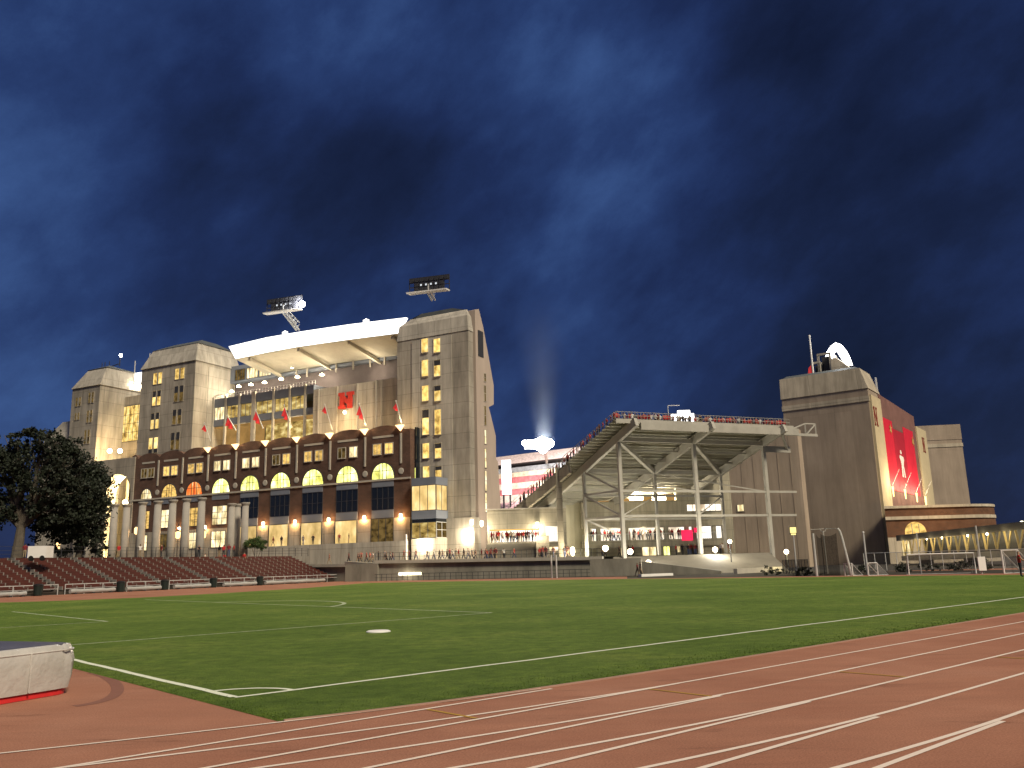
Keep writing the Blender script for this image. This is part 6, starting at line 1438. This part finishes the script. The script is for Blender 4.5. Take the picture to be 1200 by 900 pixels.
for k, (x0, x1) in enumerate(((-8,30),(82,134),(148,188),(204,246),(262,300),(311,380))):
    u0, u1 = BF.u(x0, 697-(x0*.043), .7), BF.u(x1, 697-(x1*.043), .7); t = Thing('rolled_tarp', 'long pale rolled tarp on the ground '+lab[k], 'rolled tarp', BF.P((u0+u1)/2, .7, 0), 'rolled tarps before the bleachers')
    mb = MB(); n = 10; mb.tube([BF.P(u0+(u1-u0)*i/n, .7, .30+.02*math.sin(i*2.1)) for i in range(n+1)], [.22+.02*math.sin(i*1.3) for i in range(n+1)], 10); t.part('roll', mb, surf('grey_tarp', (.36,.36,.34), .15, 1) if k == 0 else bpy.data.materials['grey_tarp'])
    mb = MB()
    for f in (.1,.5,.9): mb.fbox(BF, u0+(u1-u0)*f-.12, u0+(u1-u0)*f+.12, .45, .95, 0, .12); 
    t.part('cradle', mb, M['dark_metal'])
bl = ['by the first stair aisle','beside the second rolled tarp','left of the centre tarp','right of the centre tarp','farthest right by the bleacher rail']
src = None
for k, x in enumerate((44.5,141.5,193,250,304.5)):
    p = BF.P(BF.u(x, 697-x*.043, .75), .75, 0)
    if src is None:
        t = Thing('trash_bin', 'dark round trash bin '+bl[k], 'bin', p, 'dark bins before the bleachers'); mb = MB(); mb.lathe(p, [(.36,0),(.42,.1),(.45,.98)], 14); t.part('body', mb, surf('dark_green_plastic', (.012,.02,.017), .2, 2, .5)); mb = MB(); mb.lathe(p, [(.48,.98),(.48,1.06),(.30,1.2)], 14); t.part('lid', mb, M['black']); src = t.o
    else: copy_thing(src, p, 0, 'dark round trash bin '+bl[k], 'dark bins before the bleachers')
# fence rail above the bleachers and people sitting on the top row
t = Thing('bank_railing', 'thin dark railing along the top of the red bleachers', 'railing', BF.P(20, -10.5, 4)); mb = MB(); zb = BZ0+NR*RH-.2
for k in range(45): u = -8+k*1.5; mb.fbox(BF, u-.03, u+.03, -10.4, -10.34, zb, zb+1.3)
for h in (.45,.85,1.3): mb.fbox(BF, -8, 58, -10.4, -10.35, zb+h-.03, zb+h); 
t.part('rails', mb, M['dark_metal'])
for x, col, lab_ in ((29,'maroon','person in maroon left of the white trailer'),(164,'white','person in white at the bleacher top left of the colonnade middle'),(139,'red','person in red at the bleacher top under the glowing arch'),(189,'maroon','person in maroon at the bleacher top between columns'),(262,'red','person in red left of the shrub'),(268,'maroon','person in maroon left of the shrub'),(257,'black','person in black left of the shrub'),(233,'black','person in black at the bleacher top by the hanging lantern'),(274,'red','person in red closest to the shrub')):
    p = BF.P(BF.u(x, 648, -9.9), -9.9, BZ0+NR*RH-.2); person(p, R.uniform(0,6.28), col, lab_, None, R.choice(('stand','lean')))
# person in orange red at the right frame edge
p = onZ(1194, 688, 0); 
p = G(1197, 676); person(p, -1.9, 'red', 'person in orange red top at the far right edge of the field', None, 'lean', 1.85)

# ================================================================== sky, sun, camera, render settings
W = bpy.data.worlds.new('World'); S.world = W; W.use_nodes = True; nt = W.node_tree
for n in list(nt.nodes): nt.nodes.remove(n)
out = nt.nodes.new('ShaderNodeOutputWorld'); SUN_EL, SUN_AZ = 44, 143
sky = N(nt, 'TexSky', sky_type='NISHITA', sun_disc=False); sky.sun_elevation = math.radians(SUN_EL); sky.sun_rotation = math.radians(SUN_AZ)
bg1 = N(nt, 'Background'); L(nt, sky.outputs[0], bg1.inputs[0]); bg1.inputs[1].default_value = .0012
tcn = N(nt, 'TexCoord'); gv = tcn.outputs['Generated']
def wmap(scale, rot=(0,0,0), loc=(0,0,0)):
    m_ = N(nt, 'Mapping'); m_.inputs['Scale'].default_value = scale; m_.inputs['Rotation'].default_value = rot; m_.inputs['Location'].default_value = loc; L(nt, gv, m_.inputs[0]); return m_.outputs[0]
def vrot(a):
    v_ = N(nt, 'VectorRotate', rotation_type='Y_AXIS'); v_.inputs['Angle'].default_value = a; L(nt, gv, v_.inputs['Vector']); return v_.outputs[0]
def rmap(a, scale, loc=(0,0,0)):
    m_ = N(nt, 'Mapping'); m_.inputs['Scale'].default_value = scale; m_.inputs['Location'].default_value = loc; L(nt, vrot(a), m_.inputs[0]); return m_.outputs[0]
def math2(op, a, b, clamp=False):
    m_ = N(nt, 'Math', operation=op, use_clamp=clamp)
    for i, v in enumerate((a, b)):
        if isinstance(v, (int, float)): m_.inputs[i].default_value = v
        else: L(nt, v, m_.inputs[i])
    return m_.outputs[0]
wn = N(nt, 'TexNoise'); wn.inputs['Scale'].default_value = 2.2; wn.inputs['Detail'].default_value = 3; L(nt, gv, wn.inputs['Vector'])
vm = N(nt, 'VectorMath', operation='MULTIPLY_ADD'); vm.inputs[1].default_value = (.35,.35,.35); L(nt, wn.outputs['Color'], vm.inputs[0]); L(nt, gv, vm.inputs[2])
wv = vm.outputs[0]
def blob(px, py, rad, inner=.0):
    d = ray(px, py).normalized(); dp = N(nt, 'VectorMath', operation='DOT_PRODUCT')
    dp.inputs[1].default_value = d; nv = N(nt, 'VectorMath', operation='NORMALIZE')
    off = N(nt, 'VectorMath', operation='SUBTRACT'); L(nt, wv, off.inputs[0]); off.inputs[1].default_value = (.175,.175,.175); L(nt, off.outputs[0], nv.inputs[0])
    L(nt, nv.outputs[0], dp.inputs[0]); mr = N(nt, 'MapRange', interpolation_type='SMOOTHSTEP')
    mr.inputs['From Min'].default_value = math.cos(rad); mr.inputs['From Max'].default_value = math.cos(inner); L(nt, dp.outputs['Value'], mr.inputs[0]); return mr.outputs[0]
n1 = noise(nt, rmap(.55, (.85,.85,1.45), (.3,0,.7)), 2.2, 12, .58); n2 = noise(nt, rmap(.75, (1,1,1.9), (3,1,2)), 4.2, 12, .58); n3 = noise(nt, wmap((1,1,1)), 420, 1, .5)
f = math2('MULTIPLY', math2('SUBTRACT', n1, .5), 2.5); f = math2('ADD', f, math2('MULTIPLY', math2('SUBTRACT', n2, .5), 1.25)); f = math2('ADD', f, .43)
for px, py, rad, k in ((650,130,.30,.34),(560,20,.25,.12),(760,190,.16,.10),(40,310,.28,.24),(120,440,.2,.10),(925,120,.05,.16),(1170,40,.16,.16),(960,370,.22,.12),(690,420,.22,.10),(420,230,.24,-.20),(190,170,.26,-.16),(900,40,.24,-.30),(1120,230,.34,-.26),(830,350,.16,-.10),(300,380,.14,-.04),(480,330,.18,-.08),(1180,560,.30,-.30),(980,620,.22,-.16),(30,560,.2,-.1)):
    f = math2('ADD', f, math2('MULTIPLY', blob(px, py, rad), k*(.55 if k < 0 else .95)))
f = math2('ADD', f, math2('MULTIPLY', math2('SUBTRACT', n3, .5), .05))
f = math2('DIVIDE', math2('ADD', f, .35), 1.35)
col = ramp(nt, f, [(.0, (.0032,.0060,.021)), (.26, (.0058,.0112,.039)), (.48, (.0088,.0184,.067)), (.70, (.0148,.0325,.108)), (1.0, (.0310,.0680,.190))])
bg2 = N(nt, 'Background'); L(nt, col, bg2.inputs[0]); bg2.inputs[1].default_value = 1.0
ad = N(nt, 'AddShader'); L(nt, bg1.outputs[0], ad.inputs[0]); L(nt, bg2.outputs[0], ad.inputs[1]); L(nt, ad.outputs[0], out.inputs[0])

sun = bpy.data.lights.new('sun', 'SUN'); sun.energy = 3.3; sun.color = (1.0,.87,.66); sun.angle = math.radians(12)
so = bpy.data.objects.new('sun', sun); link(so)
el, az = math.radians(SUN_EL), math.radians(SUN_AZ); sd = Vector((math.cos(el)*math.sin(az), math.cos(el)*math.cos(az), math.sin(el)))
so.rotation_euler = sd.to_track_quat('Z', 'Y').to_euler(); so.location = (0, -20, 60)

cam = bpy.data.cameras.new('camera'); cam.sensor_fit = 'HORIZONTAL'; cam.sensor_width = 36; cam.lens = 36*FPX/1200; cam.clip_start = .1; cam.clip_end = 3000
co = bpy.data.objects.new('camera', cam); link(co)
m3 = Matrix((RT, UP, -FW)).transposed(); co.matrix_world = Matrix.Translation((0, 0, EYE)) @ m3.to_4x4(); S.camera = co
S.view_settings.view_transform = 'Standard'; S.view_settings.look = 'None'; S.view_settings.exposure = .35; S.view_settings.gamma = 1
S.render.engine = 'CYCLES'; S.cycles.use_denoising = True; S.cycles.max_bounces = 5; S.cycles.diffuse_bounces = 2; S.cycles.glossy_bounces = 2; S.cycles.transparent_max_bounces = 12
S.cycles.sample_clamp_indirect = 4; S.cycles.use_light_tree = True; S.cycles.caustics_reflective = False; S.cycles.caustics_refractive = False
print('PEOPLE', NPEOPLE[0], 'OBJECTS', len(bpy.data.objects))
